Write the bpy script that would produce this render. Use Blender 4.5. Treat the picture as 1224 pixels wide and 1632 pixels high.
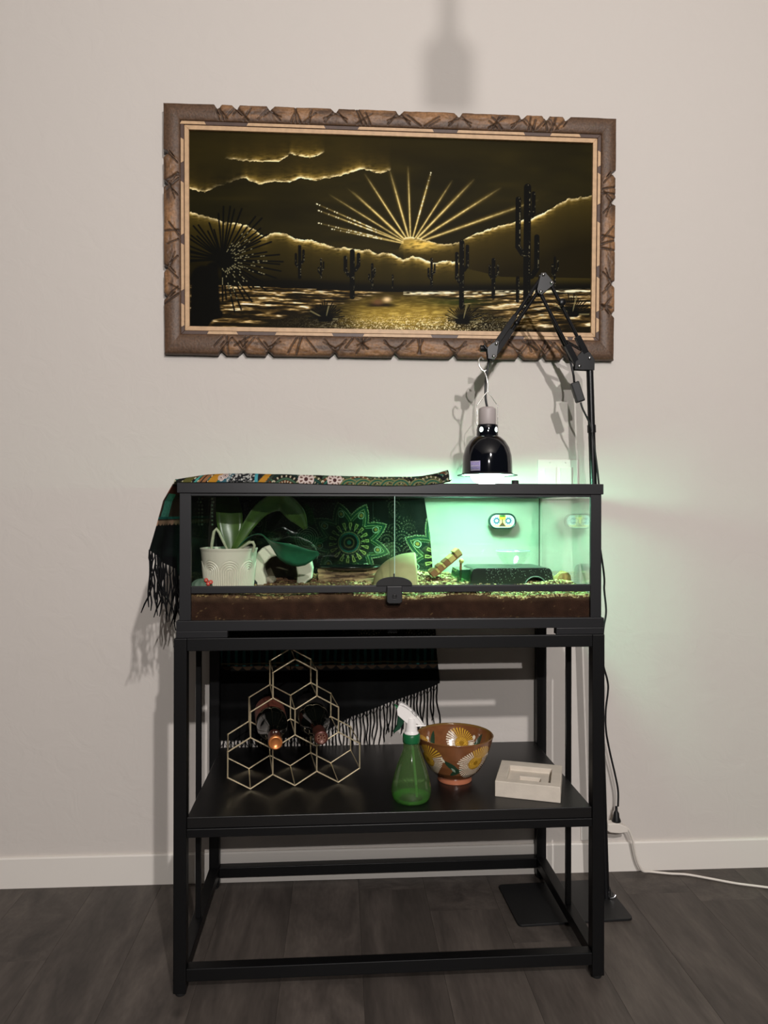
import bpy, math, random
import numpy as np
from mathutils import Vector, Matrix
random.seed(7); RS = np.random.RandomState(11)
for o in list(bpy.data.objects): bpy.data.objects.remove(o)
COL = bpy.context.scene.collection
SC = bpy.context.scene
PI = math.pi

# ------------------------------------------------------------ camera
cd = bpy.data.cameras.new('camera'); cam = bpy.data.objects.new('camera', cd); COL.objects.link(cam)
cd.sensor_fit = 'VERTICAL'; cd.sensor_height = 36.0; cd.lens = 36.0 * 1149.0 / 1632.0
cd.clip_start = 0.02
cam.location = (0, -2.0253, 1.022)
cam.rotation_euler = (Matrix.Rotation(-0.0596, 3, 'Z') @ Matrix.Rotation(PI/2 + 0.0017, 3, 'X') @ Matrix.Rotation(0.0017, 3, 'Z')).to_euler()
SC.camera = cam

# ------------------------------------------------------------ world + lights + exposure
w = bpy.data.worlds.new('world'); SC.world = w; w.use_nodes = True
bg = w.node_tree.nodes['Background']; bg.inputs[0].default_value = (1.0, 0.93, 0.86, 1); bg.inputs[1].default_value = 0.014
def lamp(name, loc, power, radius, col):
    l = bpy.data.lights.new(name, 'POINT'); l.energy = power; l.shadow_soft_size = radius; l.color = col
    o = bpy.data.objects.new(name, l); COL.objects.link(o); o.location = loc
    return o
lamp('low_room_lamp', (0.18, -3.5, 1.89), 155, 0.012, (1.0, 0.955, 0.935))
lamp('high_room_lamp', (0.68, -3.5, 2.56), 268, 0.035, (1.0, 0.955, 0.935))
SC.view_settings.view_transform = 'Standard'; SC.view_settings.look = 'None'
SC.view_settings.exposure = 0.0; SC.view_settings.gamma = 1.0
SC.view_settings.use_curve_mapping = False
BULB = 365.0
SC.cycles.transparent_max_bounces = 32

# ------------------------------------------------------------ frames of reference
PHI, X0, Y0 = 0.0084, -0.3515, -0.4823
CF, SF_ = math.cos(PHI), math.sin(PHI)
def S(u, v, z): return (X0 + u*CF - v*SF_, Y0 + u*SF_ + v*CF, z)

# ------------------------------------------------------------ materials
def lin(c):
    f = lambda x: x/12.92 if x <= .04045 else ((x+.055)/1.055)**2.4
    return tuple(f(x/255.0) for x in c)
MATS = {}
def mat(name, rgb, rough=.5, metal=0.0, spec=.5, noise=0.0, nscale=40, bump=0.0, bscale=80, coat=0.0, stretch=(1,1,1), dark=None, emit=None, sheen=0):
    if name in MATS: return MATS[name]
    m = bpy.data.materials.new(name); m.use_nodes = True; nt = m.node_tree; b = nt.nodes['Principled BSDF']
    c = lin(rgb); b.inputs['Base Color'].default_value = (*c, 1); b.inputs['Roughness'].default_value = rough
    b.inputs['Metallic'].default_value = metal; b.inputs['Specular IOR Level'].default_value = spec
    b.inputs['Coat Weight'].default_value = coat; b.inputs['Coat Roughness'].default_value = .06
    if sheen: b.inputs['Sheen Weight'].default_value = sheen
    if emit: b.inputs['Emission Color'].default_value = (*emit[0], 1); b.inputs['Emission Strength'].default_value = emit[1]
    if noise or bump:
        tc = nt.nodes.new('ShaderNodeTexCoord'); mp = nt.nodes.new('ShaderNodeMapping'); mp.inputs['Scale'].default_value = stretch
        nt.links.new(tc.outputs['Object'], mp.inputs[0])
    if noise:
        n = nt.nodes.new('ShaderNodeTexNoise'); n.inputs['Scale'].default_value = nscale; n.inputs['Detail'].default_value = 6
        nt.links.new(mp.outputs[0], n.inputs[0])
        mx = nt.nodes.new('ShaderNodeMix'); mx.data_type = 'RGBA'
        d = lin(dark) if dark else tuple(x*(1-noise) for x in c)
        mx.inputs[6].default_value = (*d, 1); mx.inputs[7].default_value = (*c, 1)
        r = nt.nodes.new('ShaderNodeMapRange'); r.inputs[1].default_value = .35; r.inputs[2].default_value = .65
        nt.links.new(n.outputs[0], r.inputs[0]); nt.links.new(r.outputs[0], mx.inputs[0]); nt.links.new(mx.outputs[2], b.inputs['Base Color'])
    if bump:
        n2 = nt.nodes.new('ShaderNodeTexNoise'); n2.inputs['Scale'].default_value = bscale; n2.inputs['Detail'].default_value = 4
        nt.links.new(mp.outputs[0], n2.inputs[0])
        bp = nt.nodes.new('ShaderNodeBump'); bp.inputs['Strength'].default_value = bump; bp.inputs['Distance'].default_value = .002
        nt.links.new(n2.outputs[0], bp.inputs['Height']); nt.links.new(bp.outputs[0], b.inputs['Normal'])
    MATS[name] = m; return m
def attr_mat(name, rough=.5, spec=.5, coat=0.0, bump=0.0, bscale=300, grain=0.0):
    m = bpy.data.materials.new(name); m.use_nodes = True; nt = m.node_tree; b = nt.nodes['Principled BSDF']
    a = nt.nodes.new('ShaderNodeAttribute'); a.attribute_name = 'col'
    tc = nt.nodes.new('ShaderNodeTexCoord')
    out = a.outputs['Color']
    if grain:
        n = nt.nodes.new('ShaderNodeTexNoise'); n.inputs['Scale'].default_value = bscale; n.inputs['Detail'].default_value = 5
        nt.links.new(tc.outputs['Object'], n.inputs[0])
        r = nt.nodes.new('ShaderNodeMapRange'); r.inputs[1].default_value = .3; r.inputs[2].default_value = .7; r.inputs[3].default_value = 1-grain; r.inputs[4].default_value = 1+grain*.5
        nt.links.new(n.outputs[0], r.inputs[0])
        mx = nt.nodes.new('ShaderNodeMix'); mx.data_type = 'RGBA'; mx.blend_type = 'MULTIPLY'; mx.inputs[0].default_value = 1
        nt.links.new(out, mx.inputs[6]); nt.links.new(r.outputs[0], mx.inputs[7]); out = mx.outputs[2]
    nt.links.new(out, b.inputs['Base Color'])
    b.inputs['Roughness'].default_value = rough; b.inputs['Specular IOR Level'].default_value = spec; b.inputs['Coat Weight'].default_value = coat
    b.inputs['Coat Roughness'].default_value = .05
    if bump:
        n2 = nt.nodes.new('ShaderNodeTexNoise'); n2.inputs['Scale'].default_value = bscale; nt.links.new(tc.outputs['Object'], n2.inputs[0])
        bp = nt.nodes.new('ShaderNodeBump'); bp.inputs['Strength'].default_value = bump; bp.inputs['Distance'].default_value = .002
        nt.links.new(n2.outputs[0], bp.inputs['Height']); nt.links.new(bp.outputs[0], b.inputs['Normal'])
    return m
def thin_glass(name, tint, refl=.04, rough=0.0, body=None, bodyfac=0.0, rmax=1.0):
    m = bpy.data.materials.new(name); m.use_nodes = True; nt = m.node_tree
    for n in list(nt.nodes): nt.nodes.remove(n)
    o = nt.nodes.new('ShaderNodeOutputMaterial'); t = nt.nodes.new('ShaderNodeBsdfTransparent'); t.inputs[0].default_value = (*tint, 1)
    g = nt.nodes.new('ShaderNodeBsdfGlossy'); g.inputs['Roughness'].default_value = rough; g.inputs[0].default_value = (1,1,1,1)
    lw = nt.nodes.new('ShaderNodeLayerWeight'); lw.inputs[0].default_value = .5
    pw = nt.nodes.new('ShaderNodeMath'); pw.operation = 'POWER'; pw.inputs[1].default_value = 5
    mr = nt.nodes.new('ShaderNodeMapRange'); mr.inputs[3].default_value = refl; mr.inputs[4].default_value = rmax
    nt.links.new(lw.outputs['Facing'], pw.inputs[0]); nt.links.new(pw.outputs[0], mr.inputs[0])
    mx = nt.nodes.new('ShaderNodeMixShader'); nt.links.new(mr.outputs[0], mx.inputs[0])
    src = t.outputs[0]
    if body:
        d = nt.nodes.new('ShaderNodeBsdfDiffuse'); d.inputs[0].default_value = (*body, 1)
        tl = nt.nodes.new('ShaderNodeBsdfTranslucent'); tl.inputs[0].default_value = (*body, 1)
        ad = nt.nodes.new('ShaderNodeMixShader'); ad.inputs[0].default_value = .5
        nt.links.new(d.outputs[0], ad.inputs[1]); nt.links.new(tl.outputs[0], ad.inputs[2])
        m2 = nt.nodes.new('ShaderNodeMixShader'); m2.inputs[0].default_value = bodyfac
        nt.links.new(t.outputs[0], m2.inputs[1]); nt.links.new(ad.outputs[0], m2.inputs[2]); src = m2.outputs[0]
    nt.links.new(src, mx.inputs[1]); nt.links.new(g.outputs[0], mx.inputs[2]); nt.links.new(mx.outputs[0], o.inputs[0])
    return m

# ------------------------------------------------------------ mesh helpers
class MB:
    def __init__(s): s.v = []; s.f = []; s.sm = []
    def add(s, vs, fs, smooth=False):
        b = len(s.v); s.v += [tuple(map(float, p)) for p in vs]; s.f += [tuple(b+i for i in f) for f in fs]; s.sm += [smooth]*len(fs); return s
    def box(s, a, b, c=0.0):
        x0,y0,z0 = [min(p,q) for p,q in zip(a,b)]; x1,y1,z1 = [max(p,q) for p,q in zip(a,b)]
        s.add([(x0,y0,z0),(x1,y0,z0),(x1,y1,z0),(x0,y1,z0),(x0,y0,z1),(x1,y0,z1),(x1,y1,z1),(x0,y1,z1)],
              [(0,3,2,1),(4,5,6,7),(0,1,5,4),(1,2,6,5),(2,3,7,6),(3,0,4,7)]); return s
    def prism(s, poly, y0, y1, plane='xz'):
        n = len(poly)
        if plane == 'xz': vs = [(x, y0, z) for x, z in poly] + [(x, y1, z) for x, z in poly]
        elif plane == 'xy': vs = [(x, y, y0) for x, y in poly] + [(x, y, y1) for x, y in poly]
        else: vs = [(y0, x, z) for x, z in poly] + [(y1, x, z) for x, z in poly]
        fs = [tuple(range(n)), tuple(range(2*n-1, n-1, -1))] + [(i, n+i, n+(i+1) % n, (i+1) % n) for i in range(n)]
        s.add(vs, fs); return s
    def tube(s, pts, r, n=10, cap=True):
        pts = [Vector(p) for p in pts]; m = len(pts)
        rs = r if isinstance(r, (list, tuple)) else [r]*m
        vs = []; up = None
        for i in range(m):
            t = (pts[min(i+1, m-1)] - pts[max(i-1, 0)]).normalized()
            if up is None:
                up = Vector((0,0,1)) if abs(t.z) < .9 else Vector((1,0,0))
            a = t.cross(up); a.normalize(); b = a.cross(t); b.normalize(); up = b
            for k in range(n):
                an = 2*PI*k/n; q = pts[i] + (a*math.cos(an) + b*math.sin(an))*rs[i]; vs.append(tuple(q))
        fs = [(i*n+k, i*n+(k+1) % n, (i+1)*n+(k+1) % n, (i+1)*n+k) for i in range(m-1) for k in range(n)]
        s.add(vs, fs, True)
        if cap: s.add(vs[:n], [tuple(range(n-1, -1, -1))]); s.add(vs[-n:], [tuple(range(n))])
        return s
    def lathe(s, prof, c, n=40, axis='z', smooth=True, cap0=False, cap1=False):
        vs = []
        for r, h in prof:
            for k in range(n):
                a = 2*PI*k/n
                if axis == 'z': vs.append((c[0]+r*math.cos(a), c[1]+r*math.sin(a), c[2]+h))
                elif axis == 'y': vs.append((c[0]+r*math.cos(a), c[1]+h, c[2]+r*math.sin(a)))
                else: vs.append((c[0]+h, c[1]+r*math.cos(a), c[2]+r*math.sin(a)))
        m = len(prof)
        fs = [(i*n+k, i*n+(k+1) % n, (i+1)*n+(k+1) % n, (i+1)*n+k) for i in range(m-1) for k in range(n)]
        s.add(vs, fs, smooth)
        if cap0: s.add(vs[:n], [tuple(range(n-1, -1, -1))])
        if cap1: s.add(vs[-n:], [tuple(range(n))])
        return s
    def ball(s, c, r, sc=(1,1,1), n=14, m=8):
        prof = [(max(r*math.sin(PI*i/m), 1e-5), -r*math.cos(PI*i/m)) for i in range(m+1)]
        b = len(s.v); s.lathe(prof, (0,0,0), n)
        for i in range(b, len(s.v)):
            x,y,z = s.v[i]; s.v[i] = (c[0]+x*sc[0], c[1]+y*sc[1], c[2]+z*sc[2])
        return s
def link_mesh(name, v, f, material, parent=None, org=(0,0,0), smooth=None, col=None, bevel=0, seg=2, solid=0, wn=False, sub=0):
    me = bpy.data.meshes.new(name); v = np.asarray(v, dtype=np.float64).reshape(-1, 3) - np.array(org)
    me.from_pydata(v.tolist() if len(v) < 400000 else v.tolist(), [], f)
    if smooth is not None:
        if isinstance(smooth, bool): smooth = [smooth]*len(me.polygons)
        me.polygons.foreach_set('use_smooth', smooth[:len(me.polygons)])
    if col is not None:
        at = me.color_attributes.new('col', 'FLOAT_COLOR', 'POINT')
        c4 = np.ones((len(v), 4), dtype=np.float32); c4[:, :3] = col
        at.data.foreach_set('color', c4.ravel())
    me.materials.append(material); me.update()
    o = bpy.data.objects.new(name, me); COL.objects.link(o)
    if parent: o.parent = parent
    if solid:
        md = o.modifiers.new('solid', 'SOLIDIFY'); md.thickness = solid; md.offset = 0
    if sub:
        md = o.modifiers.new('sub', 'SUBSURF'); md.levels = sub; md.render_levels = sub
    if bevel:
        md = o.modifiers.new('bevel', 'BEVEL'); md.width = bevel; md.segments = seg; md.limit_method = 'ANGLE'
    return o
def part(name, mb, material, parent, org=None, **k):
    if org is None:
        q = parent
        while q is not None and '_o' not in q: q = q.parent
        org = tuple(q['_o']) if q is not None else (0,0,0)
    return link_mesh(name, mb.v, mb.f, material, parent, org, smooth=mb.sm, **k)
def tag(o, label, cat, group=None, kind=None):
    o['label'] = label; o['category'] = cat
    if group: o['group'] = group
    if kind: o['kind'] = kind
    return o
def place(o, org, frame, rot):
    o.location = S(*org) if frame == 'S' else org
    o.rotation_euler = (0, 0, (PHI if frame == 'S' else 0) + rot)
def thing(name, label, cat, org, frame='S', rot=0, group=None, local=False):
    o = bpy.data.objects.new(name, None); COL.objects.link(o); o.empty_display_size = .02
    place(o, org, frame, rot); o['_o'] = (0.,0.,0.) if local else tuple(map(float, org))
    return tag(o, label, cat, group)
def single(name, mb, material, label, cat, org, frame='S', rot=0, local=False, **k):
    o = link_mesh(name, mb.v, mb.f, material, None, (0,0,0) if local else org, smooth=mb.sm, **k)
    place(o, org, frame, rot); tag(o, label, cat); return o
def struct(name, mb, material, **k):
    o = link_mesh(name, mb.v, mb.f, material, None, smooth=mb.sm, **k); o['kind'] = 'structure'; return o
def grid_faces(nr, nc, keep=None):
    i = np.arange(nr-1)[:, None]*nc + np.arange(nc-1)[None, :]
    f = np.stack([i, i+1, i+nc+1, i+nc], -1).reshape(-1, 4)
    if keep is not None: f = f[keep.ravel()]
    return f.tolist()
def vnoise(x, y, seed=0):
    x = np.asarray(x, float); y = np.asarray(y, float)
    xi = np.floor(x).astype(np.int64); yi = np.floor(y).astype(np.int64); fx = x-xi; fy = y-yi
    fx = fx*fx*(3-2*fx); fy = fy*fy*(3-2*fy)
    def h(a, b):
        n = (a*374761393 + b*668265263 + seed*974634777) & 0xffffffff
        n = ((n ^ (n >> 13))*1274126177) & 0xffffffff
        return ((n ^ (n >> 16)) & 0xffff)/65535.0
    return (h(xi,yi)*(1-fx)+h(xi+1,yi)*fx)*(1-fy) + (h(xi,yi+1)*(1-fx)+h(xi+1,yi+1)*fx)*fy
def fbm(x, y, seed=0, o=3):
    s = 0; a = .5
    for k in range(o): s = s + a*vnoise(x*2**k, y*2**k, seed+k); a *= .5
    return s/(1-.5**o)
def text_part(name, body, size, material, parent, loc, rot, depth=.0003):
    cu = bpy.data.curves.new(name, 'FONT'); cu.body = body; cu.size = size; cu.extrude = depth; cu.align_x = 'CENTER'; cu.align_y = 'CENTER'
    t = bpy.data.objects.new(name, cu); me = bpy.data.meshes.new_from_object(t); bpy.data.objects.remove(t)
    me.materials.append(material); o = bpy.data.objects.new(name, me); COL.objects.link(o); o.parent = parent
    o.location = loc; o.rotation_euler = rot; return o
# ============================================================ SETTING
WALL = mat('wall_paint', (207, 200, 193), rough=.75, spec=.25, bump=.38, bscale=14)
nt = WALL.node_tree
bn = [n for n in nt.nodes if n.type == 'BUMP'][0]; bn.inputs['Distance'].default_value = .004
tn = [n for n in nt.nodes if n.type == 'TEX_NOISE'][0]; tn.inputs['Detail'].default_value = 3; tn.inputs['Distortion'].default_value = 1.2
WHITE = mat('trim_white', (226, 220, 212), rough=.45, spec=.4)
m = MB(); m.box((-2.6, 0, 0), (2.8, .1, 3.4)); struct('wall_back', m, WALL)
m = MB(); m.box((-2.6, -4.4, 3.4), (2.8, .1, 3.48)); struct('ceiling', m, mat('ceiling_paint', (150, 146, 140), rough=.9))
m = MB(); m.prism([(0, 0), (-.0085, 0), (-.0085, .079), (-.0055, .083), (0, .083)], -2.6, 2.8, 'yz'); struct('baseboard_back', m, WHITE)
FL = mat('floor_under', (40, 36, 33), rough=.6)
m = MB(); m.box((-2.6, -4.4, -.05), (2.8, 0, -.004)); floor = struct('floor', m, FL)
def plank_mat():
    m = bpy.data.materials.new('vinyl_plank'); m.use_nodes = True; nt = m.node_tree; b = nt.nodes['Principled BSDF']
    tc = nt.nodes.new('ShaderNodeTexCoord'); oi = nt.nodes.new('ShaderNodeObjectInfo')
    cx = nt.nodes.new('ShaderNodeCombineXYZ'); ml = nt.nodes.new('ShaderNodeMath'); ml.operation = 'MULTIPLY'; ml.inputs[1].default_value = 37
    nt.links.new(oi.outputs['Random'], ml.inputs[0]); nt.links.new(ml.outputs[0], cx.inputs[0]); nt.links.new(ml.outputs[0], cx.inputs[2])
    ad = nt.nodes.new('ShaderNodeVectorMath'); nt.links.new(tc.outputs['Object'], ad.inputs[0]); nt.links.new(cx.outputs[0], ad.inputs[1])
    mp = nt.nodes.new('ShaderNodeMapping'); mp.inputs['Scale'].default_value = (1, .16, 1); nt.links.new(ad.outputs[0], mp.inputs[0])
    n1 = nt.nodes.new('ShaderNodeTexNoise'); n1.inputs['Scale'].default_value = 14; n1.inputs['Detail'].default_value = 4; n1.inputs['Distortion'].default_value = .8
    n2 = nt.nodes.new('ShaderNodeTexNoise'); n2.inputs['Scale'].default_value = 130; n2.inputs['Detail'].default_value = 3
    n3 = nt.nodes.new('ShaderNodeTexNoise'); n3.inputs['Scale'].default_value = 5
    nt.links.new(mp.outputs[0], n1.inputs[0]); nt.links.new(mp.outputs[0], n2.inputs[0]); nt.links.new(ad.outputs[0], n3.inputs[0])
    r = nt.nodes.new('ShaderNodeValToRGB'); nt.links.new(n1.outputs[0], r.inputs[0])
    e = r.color_ramp.elements; e[0].position = .3; e[0].color = (*lin((62, 56, 52)), 1); e[1].position = .68; e[1].color = (*lin((90, 82, 76)), 1)
    x = e.new(.48); x.color = (*lin((75, 68, 63)), 1)
    m2 = nt.nodes.new('ShaderNodeMix'); m2.data_type = 'RGBA'; m2.blend_type = 'MULTIPLY'; m2.inputs[0].default_value = .55
    g = nt.nodes.new('ShaderNodeMapRange'); g.inputs[1].default_value = .3; g.inputs[2].default_value = .7; g.inputs[3].default_value = .7; g.inputs[4].default_value = 1.15
    nt.links.new(n2.outputs[0], g.inputs[0]); nt.links.new(r.outputs[0], m2.inputs[6]); nt.links.new(g.outputs[0], m2.inputs[7])
    m3 = nt.nodes.new('ShaderNodeMix'); m3.data_type = 'RGBA'; m3.blend_type = 'MULTIPLY'; m3.inputs[0].default_value = 1
    g3 = nt.nodes.new('ShaderNodeMapRange'); g3.inputs[1].default_value = 0; g3.inputs[2].default_value = 1; g3.inputs[3].default_value = .90; g3.inputs[4].default_value = 1.07
    nt.links.new(oi.outputs['Random'], g3.inputs[0]); nt.links.new(m2.outputs[2], m3.inputs[6]); nt.links.new(g3.outputs[0], m3.inputs[7])
    vo = nt.nodes.new('ShaderNodeTexVoronoi'); vo.inputs['Scale'].default_value = 3.2
    mk = nt.nodes.new('ShaderNodeMapping'); mk.inputs['Scale'].default_value = (1, .45, 1); nt.links.new(ad.outputs[0], mk.inputs[0]); nt.links.new(mk.outputs[0], vo.inputs[0])
    km = nt.nodes.new('ShaderNodeMapRange'); km.inputs[1].default_value = .015; km.inputs[2].default_value = .055; km.inputs[3].default_value = .55; km.inputs[4].default_value = 1
    m4 = nt.nodes.new('ShaderNodeMix'); m4.data_type = 'RGBA'; m4.blend_type = 'MULTIPLY'; m4.inputs[0].default_value = 1
    nt.links.new(vo.outputs['Distance'], km.inputs[0]); nt.links.new(m3.outputs[2], m4.inputs[6]); nt.links.new(km.outputs[0], m4.inputs[7]); m3 = m4
    nt.links.new(m3.outputs[2], b.inputs['Base Color']); b.inputs['Roughness'].default_value = .5; b.inputs['Specular IOR Level'].default_value = .35
    bp = nt.nodes.new('ShaderNodeBump'); bp.inputs['Strength'].default_value = .12; bp.inputs['Distance'].default_value = .001
    nt.links.new(n2.outputs[0], bp.inputs['Height']); nt.links.new(bp.outputs[0], b.inputs['Normal'])
    return m
PLANK = plank_mat()
pw_, pl_ = .18, 1.22
pm = MB(); e_ = .00010
pm.prism([(e_, -.004), (pw_-e_, -.004), (pw_-e_, -.0005), (pw_-e_-.0003, 0), (e_+.0003, 0), (e_, -.0005)], -pl_+e_, -e_)
pme = None
for c in range(-8, 11):
    y = (RS.rand())*pl_
    while y > -2.6:
        x0 = c*pw_ + .05
        if pme is None:
            po = part('plank', pm, PLANK, floor, org=(0,0,0)); pme = po.data
        else:
            po = bpy.data.objects.new('plank', pme); COL.objects.link(po); po.parent = floor
        yt = min(y, 0.0); ylen = yt - max(y - pl_, -2.9)
        po.location = (x0, yt, 0); po.scale = (1, max(ylen, .05)/pl_, 1)
        y -= pl_
# knots in the floor print
# ============================================================ PICTURE
PW, PH = 1.257, .679
pic = thing('framed_picture', 'large dark gold desert sunburst picture in a notched carved wooden frame on the wall', 'picture', (0.1445, -.004, 1.457), 'W', local=True)
pic.rotation_euler = (.027, 0, 0)
CARVE = attr_mat('carved_wood', rough=.5, spec=.4, bump=.35, bscale=160, grain=.35)
def frame_side(name, side):
    L = PW if side in 'tb' else PH
    wd = {'t': .047, 'b': .055, 'l': .046, 'r': .044}[side]
    wa, wb = {'t': (.046, .044), 'b': (.046, .044), 'l': (.055, .047), 'r': (.055, .047)}[side]
    # notch centres in metres along the side, from its start (left or bottom)
    px = {'t': [344,375,426,530,630,727,828,869,900], 'b': [349.5,384,423,527.6,622,718,822,862,895],
          'l': [243,294,427,476], 'r': [272.5,320,448,500]}[side]
    if side in 'tb': nc = [(p-262)/(983-262)*PW if side == 't' else (p-262)/(977-262)*PW for p in px]
    else: nc = [PH - (p-165)/(566-165)*PH if side == 'l' else PH-(p-186)/(571-186)*PH for p in px]
    nc = sorted(nc)
    nr, ncl = 30, 720 if side in 'tb' else 420
    a = np.linspace(0, 1, ncl)[None, :]; tt = np.linspace(0, 1, nr)[:, None]
    x = (wa + a*(L-wa-wb))*(1-tt) + (a*L)*tt          # along
    nd = np.zeros_like(a*L); xo = a*L
    for i, c in enumerate(nc):
        dd = xo - c; wl, wr = (.014, .008) if i % 2 else (.008, .014)
        k = np.where(dd < 0, 1+dd/wl, 1-dd/wr); nd = np.maximum(nd, .0125*np.clip(k, 0, 1)**.85)
    nd = nd + .0012*(vnoise(xo*30, xo*0, 5)-.5)
    T = (wd - nd); t = tt*T
    h = .019 + .007*np.sin(np.clip(tt, 0, 1)*PI)**.6 - .006*np.clip((tt-.9)/.1, 0, 1)**2
    h = np.broadcast_to(h, x.shape).copy()
    dark = np.zeros_like(x); worn = np.zeros_like(x)
    rr = random.Random(ord(side))
    edges = [0.06*L] + nc + [L*.94]
    for i in range(len(edges)-1):
        s0, s1 = edges[i], edges[i+1]; mid = (s0+s1)/2; wseg = s1-s0
        first = i == 0 or i == len(edges)-2
        if first: continue
        worn += np.exp(-((x-mid)/(wseg*.42))**4)*np.clip((tt-.12)*5, 0, 1)
        segs = []
        cx = mid + wseg*rr.uniform(-.1, .1)
        for k in range(rr.choice([3, 4, 5]) if wseg > .1 else 2):
            ang = rr.uniform(.5, 2.6); ln = rr.uniform(.025, .055)
            segs.append((cx + .012*(k-2), wd*.1, cx + .012*(k-2)+ln*math.cos(ang), wd*.1+ln*math.sin(ang), rr.uniform(.0026, .0050)))
        for sg in (-1, 1):   # curved petals towards the notches
            bx = mid + sg*wseg*.5
            pts = [(bx - sg*wseg*.06*q, wd*(.62-.1*q)) for q in range(4)]
            for (ax, ay), (bx2, by) in zip(pts[:-1], pts[1:]): segs.append((ax, ay, bx2, by, .0022))
            segs.append((bx-sg*.004, wd*.75, bx - sg*.03, wd*.15, .0028))
        for (ax, ay, bx2, by, sw) in segs:
            vx, vy = bx2-ax, by-ay; q = np.clip(((x-ax)*vx+(t-ay)*vy)/(vx*vx+vy*vy+1e-9), 0, 1)
            d = np.hypot(x-ax-q*vx, t-ay-q*vy); g = np.clip(1-d/sw, 0, 1)
            h -= .0045*g; dark = np.maximum(dark, np.clip(g*1.6, 0, 1)*.8)
    for c in nc: dark = np.maximum(dark, .6*np.exp(-((x-c)/.008)**2)*np.clip((tt-.5)*2, 0, 1))
    h = h + .0035*(fbm(x*55, t*110, 12, 3)-.5)*np.clip(worn, 0, 1)
    base = np.array(lin((94, 70, 52))); wc = np.array(lin((152, 112, 76))); dc = np.array(lin((58, 47, 40)))
    nz = fbm(x*14, t*90, 3)[..., None]
    worn = np.clip(worn, 0, 1)[..., None]*np.clip(nz*1.9-.35, 0, 1)
    col = base*(.7+.6*nz)*(1-worn) + wc*worn
    col = col*(1-dark[..., None]) + dc*dark[..., None]
    # extra rows: outer wall down to the wall
    x2 = np.vstack([x, x[-1:]]); t2 = np.vstack([t, t[-1:]]); h2 = np.vstack([h, np.zeros((1, ncl))]); col = np.concatenate([col, np.broadcast_to(dc, (1, ncl, 3))])
    # inner wall
    x2 = np.vstack([x2[:1], x2]); t2 = np.vstack([t2[:1], t2]); h2 = np.vstack([np.zeros((1, ncl)), h2]); col = np.concatenate([np.broadcast_to(dc, (1, ncl, 3)), col])
    if side == 't': X, Z = x2-PW/2, PH-.047+t2
    if side == 'b': X, Z = x2-PW/2, .055-t2
    if side == 'l': X, Z = -PW/2+.046-t2, x2
    if side == 'r': X, Z = PW/2-.044+t2, x2
    V = np.stack([X, -h2, Z], -1).reshape(-1, 3); f = grid_faces(nr+2, ncl)
    if side in 'bl': pass
    else: f = [q[::-1] for q in f]
    link_mesh(name, V, f, CARVE, pic, smooth=True, col=col.reshape(-1, 3))
for s_ in 'tblr': frame_side('carved_rail', s_)
PALE = mat('pale_wood', (205, 168, 128), rough=.5, noise=.18, nscale=60, stretch=(1,1,1))
DKW = mat('dark_stained_wood', (84, 62, 52), rough=.5, noise=.25, nscale=50)
ix0, ix1, iz0, iz1 = -PW/2+.046, PW/2-.044, .055, PH-.047   # inner edges of the carved rails
s1, s2 = .0105, .0225
def strip(name, x0, x1, z0, z1, o, i, d, mtl):              # mitred rectangular moulding, four pieces
    q = [(x0+o, z0+o), (x1-o, z0+o), (x1-o, z1-o), (x0+o, z1-o)]; r = [(x0+i, z0+i), (x1-i, z0+i), (x1-i, z1-i), (x0+i, z1-i)]
    for k in range(4):
        a, b = q[k], q[(k+1) % 4]; c, e = r[(k+1) % 4], r[k]
        m = MB(); m.prism([a, b, c, e], -d, -.004); part(name, m, mtl, pic, org=(0,0,0), bevel=.0008, seg=1)
strip('dark_moulding', ix0, ix1, iz0, iz1, 0, s1-.0006, .0175, DKW)
strip('pale_moulding', ix0, ix1, iz0, iz1, s1, s2, .0165, PALE)
def inlay(x0, x1, z0, z1, horiz):
    m = MB(); c = .0035
    if horiz: poly = [(x0-c, z0), (x1+c, z0), (x1-c*.2, z1), (x0+c*.2, z1)]
    else: poly = [(x0, z0-c), (x1, z0+c*.3), (x1, z1-c*.3), (x0, z1+c)]
    m.prism(poly, -.0186, -.0172); part('pale_inlay', m, PALE, pic, org=(0,0,0))
fx = lambda p: (p-262)/(983-262)*PW - PW/2
for a, b in [(290,326),(393,512),(567,684),(725,831),(876,922)]: inlay(fx(a), fx(b), iz1-s1+.0015, iz1-.0012, True)
for a, b in [(331,375),(437,525),(576,683),(727,800),(835,905),(915,948)]: inlay(fx(a), fx(b), iz0+.0012, iz0+s1-.0015, True)
fz = lambda p: PH-(p-165)/(566-165)*PH
for a, b in [(222,258),(291,373),(390,462),(486,520)]: inlay(ix0+.0012, ix0+s1-.0015, fz(b), fz(a), False)
fz2 = lambda p: PH-(p-186)/(571-186)*PH
for a, b in [(240,262),(275,322),(352,420),(440,492),(505,525)]: inlay(ix1-s1+.0015, ix1-.0012, fz2(b), fz2(a), False)

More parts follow.
